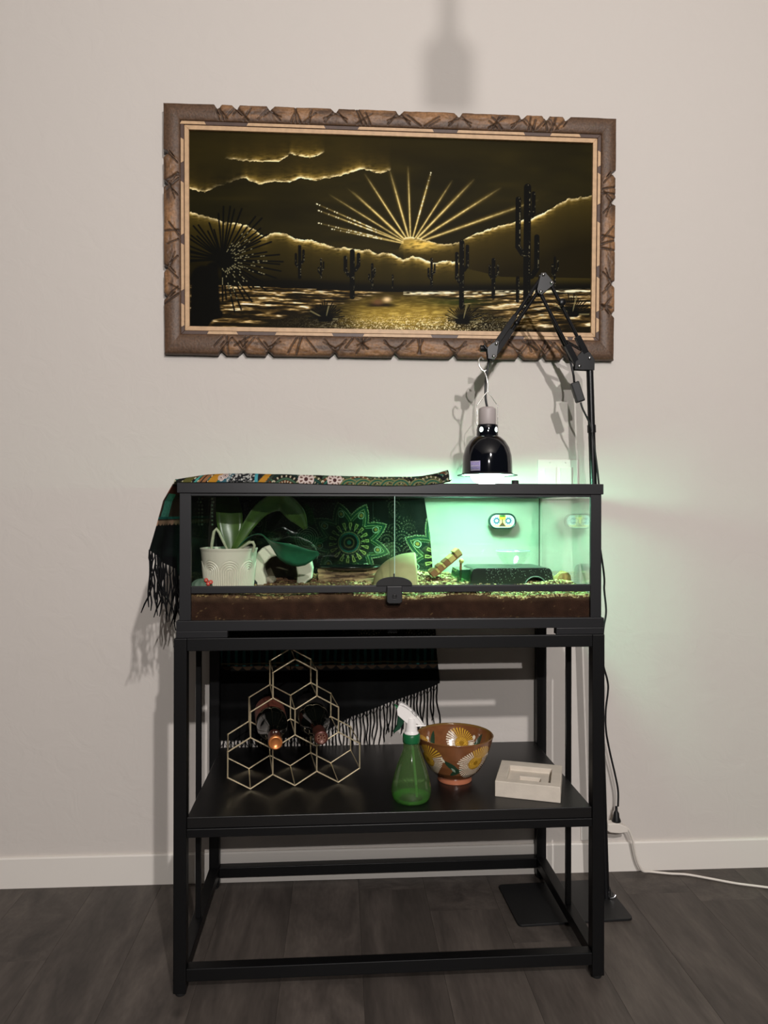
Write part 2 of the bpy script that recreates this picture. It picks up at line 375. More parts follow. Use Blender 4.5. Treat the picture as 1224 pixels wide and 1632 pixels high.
# ---- the painted panel: flat print carried by the colours of a fine grid
def painting():
    n, k = 860, 430
    A, B = np.meshgrid(np.linspace(0, 1, n), np.linspace(0, 1, k))
    X = 301 + A*647; Y = (203+15*A)*(1-B) + (521+11*A)*B
    C = np.zeros(A.shape+(3,))
    def mix(mask, c):
        nonlocal C
        mask = np.clip(mask, 0, 1)[..., None]; C = C*(1-mask) + np.array(c if not isinstance(c[0], int) else lin(c))*mask
    C += np.array(lin((46, 40, 14)))
    cl = fbm(X/90, Y/26, 4, 3)
    mix(np.clip((cl-.45)*2, 0, .5), (30, 26, 10)); mix(np.clip((.42-cl)*2, 0, .4), (66, 56, 20))
    mix(np.exp(-((X-480)/260)**2-((Y-225)/40)**2)*.3, (74, 60, 20))
    mix(np.exp(-((X-330)/60)**2-((Y-330)/40)**2)*.5, (28, 27, 8))
    gold, hot = (206, 172, 84), (255, 240, 190)
    st = fbm(X/7+Y/9, Y/2.2, 9, 3)
    def edge(pts, up, wid, amp, glow):
        px, py = zip(*pts[:]); ye = np.interp(X, px, py) + (fbm(X/5, X*0, 21, 2)-.5)*3
        d = (ye-Y) if up else (Y-ye)
        am = np.interp(X, *zip(*amp)) if amp else 1.0
        d2 = np.clip(d, 0, None); ins = (d > -.6)
        am = am*(.35+.8*fbm(X/17, X*0+Y*0, 77, 2)); mix(ins*am*np.exp(-d2/glow)*(.2+.5*st), (136, 108, 38))
        mix(ins*am*np.exp(-(d2/wid)**1.3)*np.clip(st*2.4-.35, 0, 1), gold)
        mix(ins*am*np.exp(-(d2/(wid*.45))**2)*np.clip(st*2.6-.55, 0, 1), hot)
    # rays from the sun
    for (ex, ey, i, wd_) in [(519,303,.55,1.6),(497,318,.6,1.2),(500,329,.75,1.3),(500,350,.5,1.2),(522,360,.55,1.2),(548,292,.45,1.2),(556,297,.8,1.6),(576,268,.8,1.7),(617,262,.8,2.0),(647,255,.75,1.6),(685,264,.9,1.6),(720,278,.7,1.7),(756,276,.8,2.2),(800,290,.75,2.2),(862,310,.65,2.4),(600,340,.5,2)]:
        ox, oy = 652, 386; vx, vy = ex-ox, ey-oy; L2 = vx*vx+vy*vy
        q = ((X-ox)*vx+(Y-oy)*vy)/L2; d = np.abs((X-ox)*vy-(Y-oy)*vx)/math.sqrt(L2)
        ins = (q > .02) & (q < 1); fade = np.clip((1-q)*2.2, 0, 1)
        mix(ins*fade*i*.6*np.exp(-(d/(wd_*.8*(1+q)))**2), (176, 146, 66))
        mix(ins*fade*i*np.exp(-(d/(wd_*.55))**2)*(.5+.6*vnoise(X/3, Y/3, 3)), (235, 212, 140))
        if ey in (318, 329, 350, 360, 264): mix(((q > .35) & (q < .98))*np.exp(-(d/.8)**2)*(vnoise(q*90+X*0, X*0, 5) > .62)*.9, hot)
    edge([(301,249),(361,247),(378,249),(405,251),(440,251),(455,243),(458,238),(470,241),(490,244),(503,240),(512,236),(948,236)], True, 5, [(355,0),(370,.35),(400,.4),(420,1),(450,1),(457,.2),(462,.9),(500,.9),(514,0)], 16)
    edge([(301,297),(325,301),(345,292),(385,277),(400,284),(411,288),(435,283),(458,285),(475,277),(500,281),(520,277),(545,271),(575,262),(590,266),(604,269),(613,265),(680,250),(760,243),(948,240)], True, 5.5, [(301,.5),(330,.6),(345,.1),(380,.1),(390,.9),(428,.7),(440,.9),(474,1),(480,.8),(560,.9),(612,.9),(620,0)], 18)
    # hills
    def hill(pts, cc, amp, wid=5):
        px, py = zip(*pts); ye = np.interp(X, px, py); ins = (Y > ye) & (Y < 470)
        g = np.clip((Y-ye)/80, 0, 1)[..., None]; base = np.array(lin(cc))*(1-g*.72)
        C[ins] = base[ins]; edge(pts, False, wid, amp, 11)
    hill([(301,420),(640,420),(636,392),(634,384),(640,376),(650,373),(665,376),(685,381),(705,386),(720,384),(735,380),(745,374),(760,367),(775,361),(800,353),(820,349),(835,345),(850,342),(862,336),(880,326),(900,314),(910,309),(925,307),(948,304)], (70, 58, 18), [(632,0),(636,.9),(665,.8),(700,.35),(735,.3),(755,.95),(865,1),(890,.5),(948,.3)], 5)
    hill([(301,335),(330,342),(352,350),(372,352),(385,354),(400,361),(412,370),(421,375),(428,369),(440,367),(452,370),(466,377),(480,379),(492,378),(505,384),(520,388),(532,392),(545,391),(560,394),(575,397),(581,394),(600,402),(608,399),(622,402),(640,411),(655,405),(668,408),(688,416),(700,414),(712,413),(728,414),(745,425),(800,438),(948,440)], (66, 56, 17), [(301,.5),(330,.5),(352,.8),(400,.9),(440,1),(520,.9),(545,.6),(575,.9),(640,1),(728,.9),(738,0)], 6)
    # black horizon band and ground
    ye = np.interp(X, [301,480,640,948], [438,444,452,446]); mix(1/(1+np.exp(-(Y-ye)/2.5)), (13, 12, 5))
    gy = np.interp(X, [301,400,560,640,948], [452,455,462,464,459]); gr = Y > gy
    mix(gr*.9, (34, 27, 10))
    Yp = Y - gy; n1 = fbm(X/30 + Y*.08, Yp/(1.5+Yp*.02), 31, 4); n2 = fbm(X/9, Yp/1.6, 41, 2)
    left = np.clip((np.interp(Y, [452,470,490,510,530], [640,600,520,440,380])-X)/40, 0, 1)
    right = np.clip((X-np.interp(Y, [460,468,478,490,505,530], [640,660,705,760,790,830]))/30, 0, 1)*np.clip((528-Y)/14, 0, 1)
    r = np.clip(left+right, 0, 1)*gr
    mix(r*np.clip((n1-.42)*4, 0, 1)*.8, (120, 92, 44)); mix(r*np.clip((n1-.54)*7, 0, 1)*np.clip(n2*2-.5, 0, 1), (208, 176, 116))
    mix(r*np.clip((n1-.66)*10, 0, 1)*np.clip(n2*2.4-.9, 0, 1), (250, 236, 205))
    pond = np.clip(1-left-right, 0, 1)*gr
    mix(pond*.9*np.exp(-((X-640)/85)**4-((Y-502)/26)**2), (156, 128, 48))
    mix(pond*np.exp(-((X-655)/100)**2-((Y-505)/26)**2)*np.clip(n2*2.2-.9, 0, 1)*.8, (200, 172, 84))
    mix(pond*np.clip(vnoise(X/1.3, Y/1.1, 71)*2-1.1, 0, 1)*np.exp(-((X-665)/120)**2-((Y-520)/14)**2), hot)
    mix(np.exp(-((X-725)/50)**2-((Y-480)/6)**2)*.7, (60, 72, 18))
    mix((X > 640)*(X < 948)*np.exp(-((Y-gy-2)/2)**2)*np.clip(n2*3-.9, 0, 1), (250, 236, 190))
    def seg(pts, r, c=(12, 11, 6), soft=.8, sp=.0):
        for (ax, ay), (bx, by) in zip(pts[:-1], pts[1:]):
            vx, vy = bx-ax, by-ay; x0, x1 = min(ax, bx)-r*2-3, max(ax, bx)+r*2+3
            i0, i1 = max(int((x0-301)/647*n), 0), min(int((x1-301)/647*n)+2, n)
            if i1 <= i0: continue
            XX, YY = X[:, i0:i1], Y[:, i0:i1]; q = np.clip(((XX-ax)*vx+(YY-ay)*vy)/(vx*vx+vy*vy+1e-6), 0, 1)
            d = np.hypot(XX-ax-q*vx, YY-ay-q*vy); mk = np.clip((r-d)/soft+.5, 0, 1)[..., None]
            C[:, i0:i1] = C[:, i0:i1]*(1-mk) + np.array(lin(c))*mk
            if sp: 
                mk = (np.clip(1-np.abs(d-r*.6)/1.0, 0, 1)*(vnoise(XX/1.5, YY/2.2, 91) > .72)*(XX > ax-1)*sp)[..., None]
                C[:, i0:i1] = C[:, i0:i1]*(1-mk) + np.array(lin((150, 142, 108)))*mk
    def saguaro(x, y0, y1, r, arms, sp=.5):
        seg([(x, y0), (x, y1)], r, sp=sp)
        for (dx, ya, yb, ra) in arms: seg([(x+dx, ya), (x+dx, yb), (x+dx*.5, yb+abs(dx)*.75), (x, yb+abs(dx)*.9)], ra, sp=sp)
    saguaro(474, 389, 440, 2.6, [(-6,402,418,2), (6,396,412,2)]); saguaro(508, 410, 440, 1.6, [(-4,424,430,1.3), (4,415,425,1.3)])
    saguaro(558, 397, 472, 4, [(-11,407,428,3), (10,402,420,3)]); saguaro(590, 418, 456, 2, [(-5,435,442,1.5), (4,425,435,1.5)])
    saguaro(623, 436, 456, 1.4, []); saguaro(686, 409, 455, 2.2, [(-5,425,437,1.7), (5,418,430,1.7)])
    saguaro(735, 381, 488, 4.2, [(-8,400,440,3), (9,388,420,3)]); saguaro(787, 410, 472, 3.2, [(-6,420,435,2), (7,420,432,2)])
    saguaro(888, 406, 452, 2, [(-4,418,432,1.6), (5,412,425,1.6)]); saguaro(827, 440, 478, 3, [])
    saguaro(842, 290, 480, 6, [(-15,310,388,4.6), (10,300,332,3.4), (16,372,425,4.4)], sp=.7)
    mix(np.exp(-(np.abs((X-603)/24)**4))*np.exp(-((Y-485)/4)**2), (14, 10, 4)); mix(np.exp(-((X-599)/9)**2-((Y-480)/5)**2)*1.0, (118, 82, 52)); mix(np.exp(-((X-614)/6)**2-((Y-476)/4)**2), (210, 180, 132))
    mix(np.exp(-((X-668)/30)**2-((Y-386)/9)**2)*np.clip(st*1.8-.1, 0, 1)*(Y > np.interp(X, [632,640,650,700], [394,376,373,385])), (214, 178, 84))
    # yucca on the left
    seg([(322, 440), (320, 500), (308, 522)], 19, soft=4); seg([(336, 425), (340, 495)], 9, soft=3); seg([(301, 512), (345, 500)], 8, soft=3)
    dd = np.hypot(X-352, Y-411); mix(1/(1+np.exp((dd-17)/2)), (9, 9, 5))
    rr = random.Random(3)
    for k_ in range(56):
        an = -PI + 2*PI*k_/56 + rr.uniform(-.05, .05); ln = rr.uniform(66, 96)*(1 if math.cos(an) > -.2 else .8)
        e = (352+ln*math.cos(an), 411+ln*math.sin(an)*.93)
        if math.sin(an) > .2 and math.cos(an) < -.1: continue
        seg([(352, 411), e], 1.4, (11, 11, 5), .9)
        if math.cos(an) > -.05 and math.sin(an) > -.9:
            for q_ in np.arange(.22, .8, .045):
                if rr.random() < .62-q_*.5:
                    a_ = (352+q_*(e[0]-352), 411+q_*(e[1]-411)); b_ = (352+(q_+.022)*(e[0]-352), 411+(q_+.022)*(e[1]-411))
                    seg([a_, b_], .35, (170, 162, 120), .9)
    for (cx_, cy_, s_) in [(515,508,26),(737,512,28),(917,500,32)]:
        for k_ in range(22):
            an = -PI*.98*k_/21; ln = s_*rr.uniform(.7, 1.2); seg([(cx_, cy_), (cx_+ln*math.cos(an), cy_+ln*math.sin(an))], .9, (11, 12, 6) if (k_*7) % 9 else (120, 112, 78), .8)
        seg([(cx_-7, cy_), (cx_+7, cy_)], 5, soft=2)
    vX = (ix0+s2) + A*(ix1-ix0-2*s2); vZ = (iz1-s2) - B*(iz1-iz0-2*s2)
    V = np.stack([vX, np.full_like(vX, -.008), vZ], -1).reshape(-1, 3)
    f = [q[::-1] for q in grid_faces(k, n)]
    pmat = attr_mat('painted_panel', rough=.5, spec=.04)
    link_mesh('painted_panel', V, f, pmat, pic, smooth=True, col=np.clip(C*(.62+.85*np.clip(C.mean(-1, keepdims=True)*3, 0, 1)), 0, .92).reshape(-1, 3))
painting()
m = MB(); m.box((-PW/2+.03, -.0075, .03), (PW/2-.03, 0.0, PH-.03)); part('backing_board', m, DKW, pic, org=(0,0,0))

# ============================================================ LIGHT SWITCH, OUTLET
SWP = mat('switch_plastic', (232, 228, 220), rough=.35, spec=.5)
sw = thing('light_switch', 'white double rocker light switch plate on the wall beside the lamp pole', 'switch', (.6160, 0, 1.119), 'W', local=True)
m = MB(); m.box((-.058, -.006, -.057), (.058, 0, .057)); part('plate', m, SWP, sw, org=(0,0,0), bevel=.002)
for sx in (-.023, .023):
    m = MB(); m.box((sx-.0185, -.0072, -.0350), (sx+.0185, -.0056, .0350)); fr = part('rocker_frame', m, SWP, sw, org=(0,0,0), bevel=.0005, seg=1)
    m = MB(); m.prism([(-.0085, -.032), (-.0072, -.032), (-.0072, .032), (-.0112, .032)], sx-.016, sx+.016, 'yz'); part('rocker', m, SWP, fr, org=(0,0,0))
    for sz in (-.0485, .0485):
        m = MB(); m.lathe([(.003, -.0068), (.0026, -.0074), (.0001, -.0076)], (sx, 0, sz), 12, 'y'); part('screw', m, SWP, sw, org=(0,0,0))
# ============================================================ METAL STAND
BLK = mat('black_powder_coat', (8, 8, 9), rough=.42, spec=.32, bump=.06, bscale=900)
SHELFM = mat('black_shelf_board', (17, 16, 16), rough=.36, spec=.45, bump=.05, bscale=500)
RUB = mat('black_rubber', (18, 18, 18), rough=.7)
SCREW = mat('bright_steel', (215, 215, 215), rough=.2, metal=1.0)
st = thing('metal_stand', 'black square-tube metal stand with a low shelf, carrying the terrarium', 'stand', (0, 0, 0))
WD, DP, HT, T_ = .93, .462, .7568, .027
for u in (0, WD-T_):
    for v in (0, DP-T_):
        m = MB(); m.box((u, v, .0082), (u+T_, v+T_, HT)); lg = part('leg', m, BLK, st, bevel=.0016)
        m = MB(); m.lathe([(.0001, 0), (.010, 0), (.0115, .002), (.0115, .0085)], (u+T_/2, v+T_/2, 0), 20); part('foot', m, RUB, lg)
        if v == 0:
            for z in (.03, .045, HT-.009, HT-.019):
                m = MB(); sx = -1 if u == 0 else 1; uu = u if u == 0 else u+T_
                m.lathe([(.0035, 0), (.0035, sx*.0016), (.002, sx*.0028), (.0001, sx*.003)], (uu, v+T_/2, z), 10, 'x'); part('bolt', m, BLK, lg)
def rail(name, a, b): m = MB(); m.box(a, b); return part(name, m, BLK, st, bevel=.0014)
for z0, z1 in ((.0324, .0594), (HT-T_, HT)):
    rail('front_rail', (T_, 0.0006, z0), (WD-T_, T_ if z0 < .1 else .009, z1)); rail('back_rail', (T_, DP-T_, z0), (WD-T_, DP-.0006, z1))
    rail('side_rail', (0.0006, T_, z0), (T_, DP-T_, z1)); rail('side_rail', (WD-T_, T_, z0), (WD-.0006, DP-T_, z1))
rail('shelf_rail', (T_, .001, .3355), (WD-T_, .02, .354)); rail('shelf_rail', (T_, DP-.02, .3355), (WD-T_, DP-.001, .354))
m = MB(); m.box((T_+.0005, .0035, .3545), (WD-T_-.0005, DP-.002, .378)); part('shelf', m, SHELFM, st, bevel=.0012)
for u in (.0155, WD-.0155):
    m = MB(); m.box((u-.0062, .194, .0594), (u+.0062, .2064, HT-T_)); part('side_rod', m, BLK, st, bevel=.001)

# ============================================================ TERRARIUM
TR = mat('black_trim_plastic', (27, 27, 29), rough=.36, spec=.5)
TR2 = mat('black_frame_aluminium', (24, 24, 26), rough=.4, spec=.5)
GL = thin_glass('tank_glass', (.965, .985, .97), .045)
EDGE = mat('polished_glass_edge', (190, 225, 210), rough=.15, spec=.8)
tk = thing('terrarium', 'long black-framed glass terrarium with sliding doors and lit right half, on the stand', 'terrarium', (.46, .23, HT+.0004))
def ring(name, u0, u1, v0, v1, z0, z1, th, mt, lip=0):
    m = MB()
    m.box((u0, v0, z0), (u1, v0+th, z1)); m.box((u0, v1-th, z0), (u1, v1, z1))
    m.box((u0, v0+th, z0), (u0+th, v1-th, z1)); m.box((u1-th, v0+th, z0), (u1, v1-th, z1))
    return part(name, m, mt, tk, bevel=.0012)
U0, U1, V0, V1 = .0045, .9285, .001, .456
ring('top_trim', U0+.001, U1-.001, V0, V1, 1.0640, 1.0868, .024, TR)
m = MB()   # bottom trim with the low slot in front and back
for v0, v1 in ((V0, V0+.02), (V1-.02, V1)):
    m.box((U0, v0, .7718), (U1, v1, .7935)); m.box((U0, v0, HT+.0006), (.1119, v1, .7718)); m.box((.8221, v0, HT+.0006), (U1, v1, .7718))
m.box((U0, V0+.02, HT+.0006), (U0+.02, V1-.02, .7935)); m.box((U1-.02, V0+.02, HT+.0006), (U1, V1-.02, .7935))
part('bottom_trim', m, TR, tk, bevel=.001)
m = MB(); m.box((U0+.02, V0+.02, .7725), (U1-.02, V1-.02, .779)); part('tank_floor', m, RUB, tk)
for uc in (.345, .40): 
    m = MB(); m.box((uc, V0+.02, .762), (uc+.02, V1-.02, .7722)); 
m = MB(); m.box((.455, V0+.03, .760), (.475, V1-.03, .7722)); part('floor_brace', m, TR, tk)
for u0, u1 in ((.0105, .0347), (.8996, .9238)):
    m = MB(); m.box((u0, .004, .7935), (u1, .013, 1.0640)); m.box((u0 if u0 < .5 else u1-.004, .013, .7935), (u0+.004 if u0 < .5 else u1, .03, 1.064)); part('corner_post', m, TR2, tk, bevel=.001)
m = MB(); m.box((.0347, .0035, .8512), (.8996, .016, .8655)); part('middle_rail', m, TR2, tk, bevel=.0012)
m = MB(); m.box((.0347, .0025, .8655), (.8996, .0045, .8672)); part('track_lip', m, SCREW, tk)
m = MB(); m.box((.0347, .006, 1.0585), (.8996, .016, 1.0640)); part('upper_track', m, TR2, tk)
def pane(a, b): m = MB(); m.box(a, b); return part('glass_pane', m, GL, tk)
pl = pane((.0347, .0060, .8660), (.4670, .0095, 1.0600)); pr = pane((.4560, .0115, .8660), (.8996, .0150, 1.0600))
m = MB(); m.box((.4668, .0055, .8665), (.4680, .0100, 1.0590)); part('glass_edge', m, EDGE, pl, org=tuple(tk['_o']))
pane((.0347, .0070, .7935), (.8996, .0110, .8512))
pane((.0125, .4500, .7800), (.9170, .4540, 1.0640)); pane((.0125, .0180, .7800), (.0165, .4500, 1.0640)); pane((.9130, .0180, .7800), (.9170, .4500, 1.0640))
SEAL = mat('black_silicone', (14, 22, 20), rough=.4)
for u in (.0165, .9115):
    m = MB(); m.box((u, .4475, .7800), (u+.0016, .4499, 1.0640)); part('silicone_seam', m, SEAL, tk)
m = MB(); c_ = .4663; pts = [(c_+.0392*math.cos(a), .8655+.0197*math.sin(a)**.8) for a in np.linspace(0, PI, 25)]
m.prism(pts, .0005, .0055, 'xz'); fpull = part('finger_pull', m, RUB, tk, bevel=.0008)
m = MB(); m.box((c_-.0019, .0000, .8700), (c_+.0009, .0040, .8920)); part('pull_stem', m, RUB, fpull, org=tuple(tk['_o']))
lt = MB(); pts = [(c_-.0165, .8655), (c_+.0165, .8655), (c_+.0165, .832), (c_+.012, .8285), (c_-.012, .8285), (c_-.0165, .832)]
lt.prism(pts, -.0075, .0035, 'xz'); latch = part('latch', lt, TR2, tk, bevel=.0012)
m = MB(); m.lathe([(.0052, -.0076), (.0052, -.0092), (.0038, -.0096), (.0036, -.0084), (.0001, -.0084)], (c_, 0, .8445), 20, 'y'); part('lock_barrel', m, RUB, latch, org=tuple(tk['_o']))
m = MB(); m.box((c_-.0020, -.0100, .8462), (c_+.0020, -.0080, .8482)); m.box((c_-.0032, -.0087, .8370), (c_+.0032, -.0074, .8383)); part('lock_face', m, SCREW, latch, org=tuple(tk['_o']))
m = MB(); m.lathe([(.0001, .0095), (.0072, .0095), (.0082, .008), (.0084, 0)], (.742, .05, 1.0868), 24); part('trim_knob', m, RUB, tk)
m = MB(); sp_ = .0075
for i in range(int((U1-U0-.05)/sp_)): u = U0+.025+i*sp_; m.box((u-.0004, V0+.02, 1.0792), (u+.0004, V1-.02, 1.0800))
for i in range(int((V1-V0-.05)/sp_)): v = V0+.025+i*sp_; m.box((U0+.02, v-.0004, 1.0800), (U1-.02, v+.0004, 1.0808))
sm_ = part('screen_mesh', m, RUB, tk); sm_['kind'] = 'stuff'

# ---- soil
def zs(u, v):
    u = np.asarray(u, float); v = np.asarray(v, float)
    z = .840 + .006*(vnoise(u*14, v*14, 2)-.5) + .004*(vnoise(u*60, v*60, 8)-.5) + .016*np.clip((v-.02)/.2, 0, 1)
    z += .018*np.exp(-((u-.55)/.04)**2-((v-.30)/.08)**2) + .012*np.exp(-((u-.86)/.05)**2-((v-.12)/.05)**2) - .007*np.clip((u-.84)/.04, 0, 1)*np.exp(-(v/.06)**2)
    z += .004*np.sin(u*23)*np.exp(-(v/.08)**2)
    return z
def soil():
    n, k = 330, 90
    u, v = np.meshgrid(np.linspace(.018, .911, n), np.linspace(.0135, .447, k)); z = zs(u, v)
    rows = 26   # front face going down
    uf = np.repeat(u[:1], rows, 0); vf = np.repeat(v[:1], rows, 0); q = np.linspace(0, 1, rows+1)[:-1][:, None]
    zf = .7795*(1-q) + z[:1]*q
    Uu = np.vstack([uf, u]); Vv = np.vstack([vf, v]); Zz = np.vstack([zf, z])
    nz = fbm(Uu*60, (Zz+Vv)*60, 3, 3); sp = vnoise(Uu*420, (Zz+Vv*1.3)*420, 6); big = fbm(Uu*9, Zz*30+Vv*9, 13)
    top = np.clip((Zz-.824-.012*big)/.010, 0, 1)*(0.55+.45*nz)
    c1 = np.array(lin((54, 34, 26))); c2 = np.array(lin((98, 74, 56))); c3 = np.array(lin((118, 90, 62)))
    col = c1*(.55+.9*nz[..., None]); col = col*(1-top[..., None]) + c2*(.6+.7*nz[..., None])*top[..., None]
    sk = (sp > .95)[..., None]; col = np.where(sk, c3*(.5+.5*big[..., None]), col)
    V = np.stack([Uu, Vv, Zz], -1).reshape(-1, 3)
    s = thing('substrate', 'brown soil bed with bark chips filling the bottom of the terrarium', 'soil', (.46, .23, .7796))
    o = link_mesh('soil', V, grid_faces(n_r := rows+k, n), attr_mat('soil_mix', rough=.95, spec=.1, bump=.9, bscale=420), s, tuple(s['_o']), smooth=True, col=col.reshape(-1, 3)); o['kind'] = 'stuff'
    vs, fs, cs = [], [], []
    for i in range(14000):
        u_ = RS.uniform(.02, .908); v_ = .016 + (RS.rand()**1.6)*.42
        if i % 3 == 0: v_ = .0155 + RS.rand()*.012
        sz = RS.uniform(.0012, .0042)*(1.5 if RS.rand() < .12 else 1); z_ = float(zs(u_, v_)) + sz*.35 + (RS.rand()*.004 if v_ < .03 else 0)
        R = Matrix.Rotation(RS.rand()*6.28, 3, 'Z') @ Matrix.Rotation(RS.rand()*1.2-.6, 3, 'X')
        b = len(vs); d = (sz, sz*RS.uniform(.4, .9), sz*RS.uniform(.2, .55))
        for sx, sy, sz_ in ((-1,-1,-1),(1,-1,-1),(1,1,-1),(-1,1,-1),(-.8,-.7,1),(.7,-.8,1),(.8,.7,1),(-.7,.8,1)):
            p = R @ Vector((sx*d[0], sy*d[1], sz_*d[2])); vs.append((u_+p.x, max(v_+p.y, .0128), z_+p.z))
        fs += [(b,b+3,b+2,b+1),(b+4,b+5,b+6,b+7),(b,b+1,b+5,b+4),(b+1,b+2,b+6,b+5),(b+2,b+3,b+7,b+6),(b+3,b,b+4,b+7)]
        pal = [(204,182,130),(160,134,88),(218,204,156),(110,82,58),(186,178,122),(96,68,50)]
        wgt = RS.randint(0, 6) if u_ > .38 else RS.choice([1, 3, 3, 5, 5, 5])  # paler chips to the right, the lamp's light put into their colours
        cs += [lin(pal[wgt])]*8
    o = link_mesh('bark_chips', vs, fs, attr_mat('bark_chip', rough=.8, spec=.2), s, tuple(s['_o']), smooth=False, col=np.array(cs)); o['kind'] = 'stuff'
soil()

# ---- orchid in ribbed pot
CER = mat('ivory_ceramic', (214, 206, 190), rough=.35, spec=.5)
orch = thing('potted_orchid', 'orchid with broad green leaves in an ivory pot with embossed arches', 'plant', (.0977, .120, .853))
n, k = 420, 90
an = np.linspace(0, 2*PI, n+1)[None, :]; q = np.linspace(0, 1, k)[:, None]; z = .846 + q*(.9425-.846)
r = .0535 + .0100*q + .0012*np.clip((q-.93)*20, 0, 1)
per = 2*PI/8; ax = (((an + .62 + per/2) % per) - per/2)*.058; zz = z - .893
d = np.where(zz > 0, np.hypot(ax, zz), np.abs(ax)); amp = np.clip((.0245-d)*800, 0, 1)*np.clip((z-.848)*300, 0, 1)
r = r + .0015*np.cos(d*2*PI/.0050)*amp
V = np.stack([.0977+r*np.cos(an), .120+r*np.sin(an), np.broadcast_to(z, r.shape)], -1)
inn = [V[-1]]
for rr_, zz_ in ((.0615, .9432), (.0600, .9420), (.0585, .925), (.0565, .915)):
    inn.append(np.stack([.0977+rr_*np.cos(an[0]), .120+rr_*np.sin(an[0]), np.full(n+1, zz_)], -1))
V = np.concatenate([V, np.array(inn[1:])]); 
link_mesh('pot', V.reshape(-1, 3), grid_faces(k+4, n+1), CER, orch, tuple(orch['_o']), smooth=True)
BARK = mat('bark_mix', (84, 62, 46), rough=.9, noise=.6, nscale=300, bump=.8, bscale=200)
m = MB(); m.lathe([(.0595, 0), (.045, .006), (.02, .004), (.0001, .007)], (.0977, .120, .926), 30); part('potting_bark', m, BARK, orch)
def leafmat(name, c, dk):
    return mat(name, c, rough=.32, spec=.5, noise=.3, nscale=25, dark=dk)
L1 = leafmat('leaf_green', (72, 98, 40), (52, 76, 32)); L2 = leafmat('leaf_deep_green', (38, 104, 70), (24, 72, 52))
def leaf(parent, pts, wid, cross, mt, fold=.25, name='leaf'):
    P = [Vector(p) for p in pts]; n = 22; vs = []; fs = []
    def cr(t, arr):
        x = t*(len(arr)-1); i = min(int(x), len(arr)-2); f = x-i
        a0, a1, a2, a3 = arr[max(i-1, 0)], arr[i], arr[i+1], arr[min(i+2, len(arr)-1)]
        return .5*((2*a1) + (a2-a0)*f + (2*a0-5*a1+4*a2-a3)*f*f + (3*a1-a0-3*a2+a3)*f**3)
    Cx = [Vector(c).normalized() for c in cross]
    for i in range(n+1):
        t = i/n; p = cr(t, P); wv = max(cr(t, list(wid)), .0012); c = cr(t, Cx).normalized()
        tg = (cr(min(t+.02, 1), P)-cr(max(t-.02, 0), P)).normalized(); c = (c - tg*c.dot(tg)).normalized(); nrm = c.cross(tg).normalized()
        for s_ in (-1, -.66, -.33, 0, .33, .66, 1):
            vs.append(tuple(p + c*wv*s_ + nrm*wv*fold*(abs(s_)**1.4)))
    for i in range(n):
        for j in range(6): a = i*7+j; fs.append((a, a+1, a+8, a+7))
    o = link_mesh(name, vs, fs, mt, parent, tuple(orch['_o']), smooth=True, solid=.0011)
    mr = MB(); mr.tube([vs[i*7+3] for i in range(n+1)], .0007, 6)
    return o
leaf(orch, [(.104,.124,.935),(.099,.130,.985),(.093,.145,1.030),(.082,.165,1.062)], (.011,.027,.029,.022), [(1,.1,0)]*4, L1, .22)
leaf(orch, [(.108,.120,.935),(.138,.122,.990),(.172,.130,1.034),(.215,.140,1.052),(.250,.150,1.020),(.270,.156,.985)], (.008,.013,.020,.028,.024,.005), [(.8,.3,-.5),(.8,.3,-.5),(.5,.5,-.6),(.1,.6,-.75),(-.55,.45,-.6),(-.6,.4,-.5)], L1, .2)
leaf(orch, [(.112,.112,.935),(.140,.100,.966),(.172,.088,.975),(.196,.078,.957),(.225,.070,.938),(.262,.066,.927),(.303,.060,.933)], (.007,.010,.012,.016,.026,.026,.004), [(0,1,.2),(0,1,.1),(.1,1,-.2),(.1,.8,-.5),(0,.55,-.85),(0,.5,-.9),(.1,.5,-.85)], L2, .15)
leaf(orch, [(.110,.108,.935),(.128,.100,.950),(.150,.092,.962)], (.006,.012,.003), [(0,1,.3)]*3, L1, .2)
ROOT = mat('aerial_root', (176, 180, 150), rough=.7, noise=.25, nscale=150)
m = MB(); m.tube([(.063,.085,.925),(.0655,.083,.955),(.070,.08,.980),(.0755,.08,.987),(.082,.08,.978),(.091,.082,.957),(.099,.085,.940)], [.0034,.0036,.0034,.0034,.0032,.003,.0026], 10); part('air_root', m, ROOT, orch)
m = MB(); m.tube([(.120,.085,.938),(.135,.075,.947),(.150,.068,.957),(.158,.066,.957),(.161,.066,.950),(.157,.07,.935)], [.003,.0032,.0036,.0036,.0032,.003], 10); part('air_root', m, ROOT, orch)

# ---- white cave hide
PLA = mat('white_resin', (222, 216, 196), rough=.6, bump=.3, bscale=60, noise=.1, nscale=20)
cave = thing('reptile_cave', 'white resin arched cave between the orchid pot and bark ring', 'ornament', (.21, .22, .853))
poly = [(.133,.848),(.138,.890),(.150,.922),(.168,.941),(.196,.949),(.230,.947),(.262,.934),(.281,.915),(.287,.890),(.285,.866),(.270,.858),(.266,.848),(.2477,.848),(.250,.875),(.246,.898),(.232,.915),(.208,.922),(.186,.916),(.172,.900),(.169,.885),(.176,.868),(.178,.848)]
m = MB(); m.prism(poly, .175, .235, 'xz'); part('arch', m, PLA, cave, bevel=.006, seg=3)
m = MB(); m.prism([(.142,.848),(.142,.858),(.149,.866),(.156,.858),(.156,.848)], .1725, .1765, 'xz'); part('small_window', m, SEAL, cave)
m = MB(); vs = []; nn = 20
prof = [(1, 0), (.97, .03), (.85, .055), (.6, .075), (.3, .085), (.02, .088)]
for s_, dy in prof:
    for i in range(nn+1):
        a = PI*i/nn; vs.append((.211+.052*s_*math.cos(a), .225+dy, .848+.085*s_*math.sin(a)))
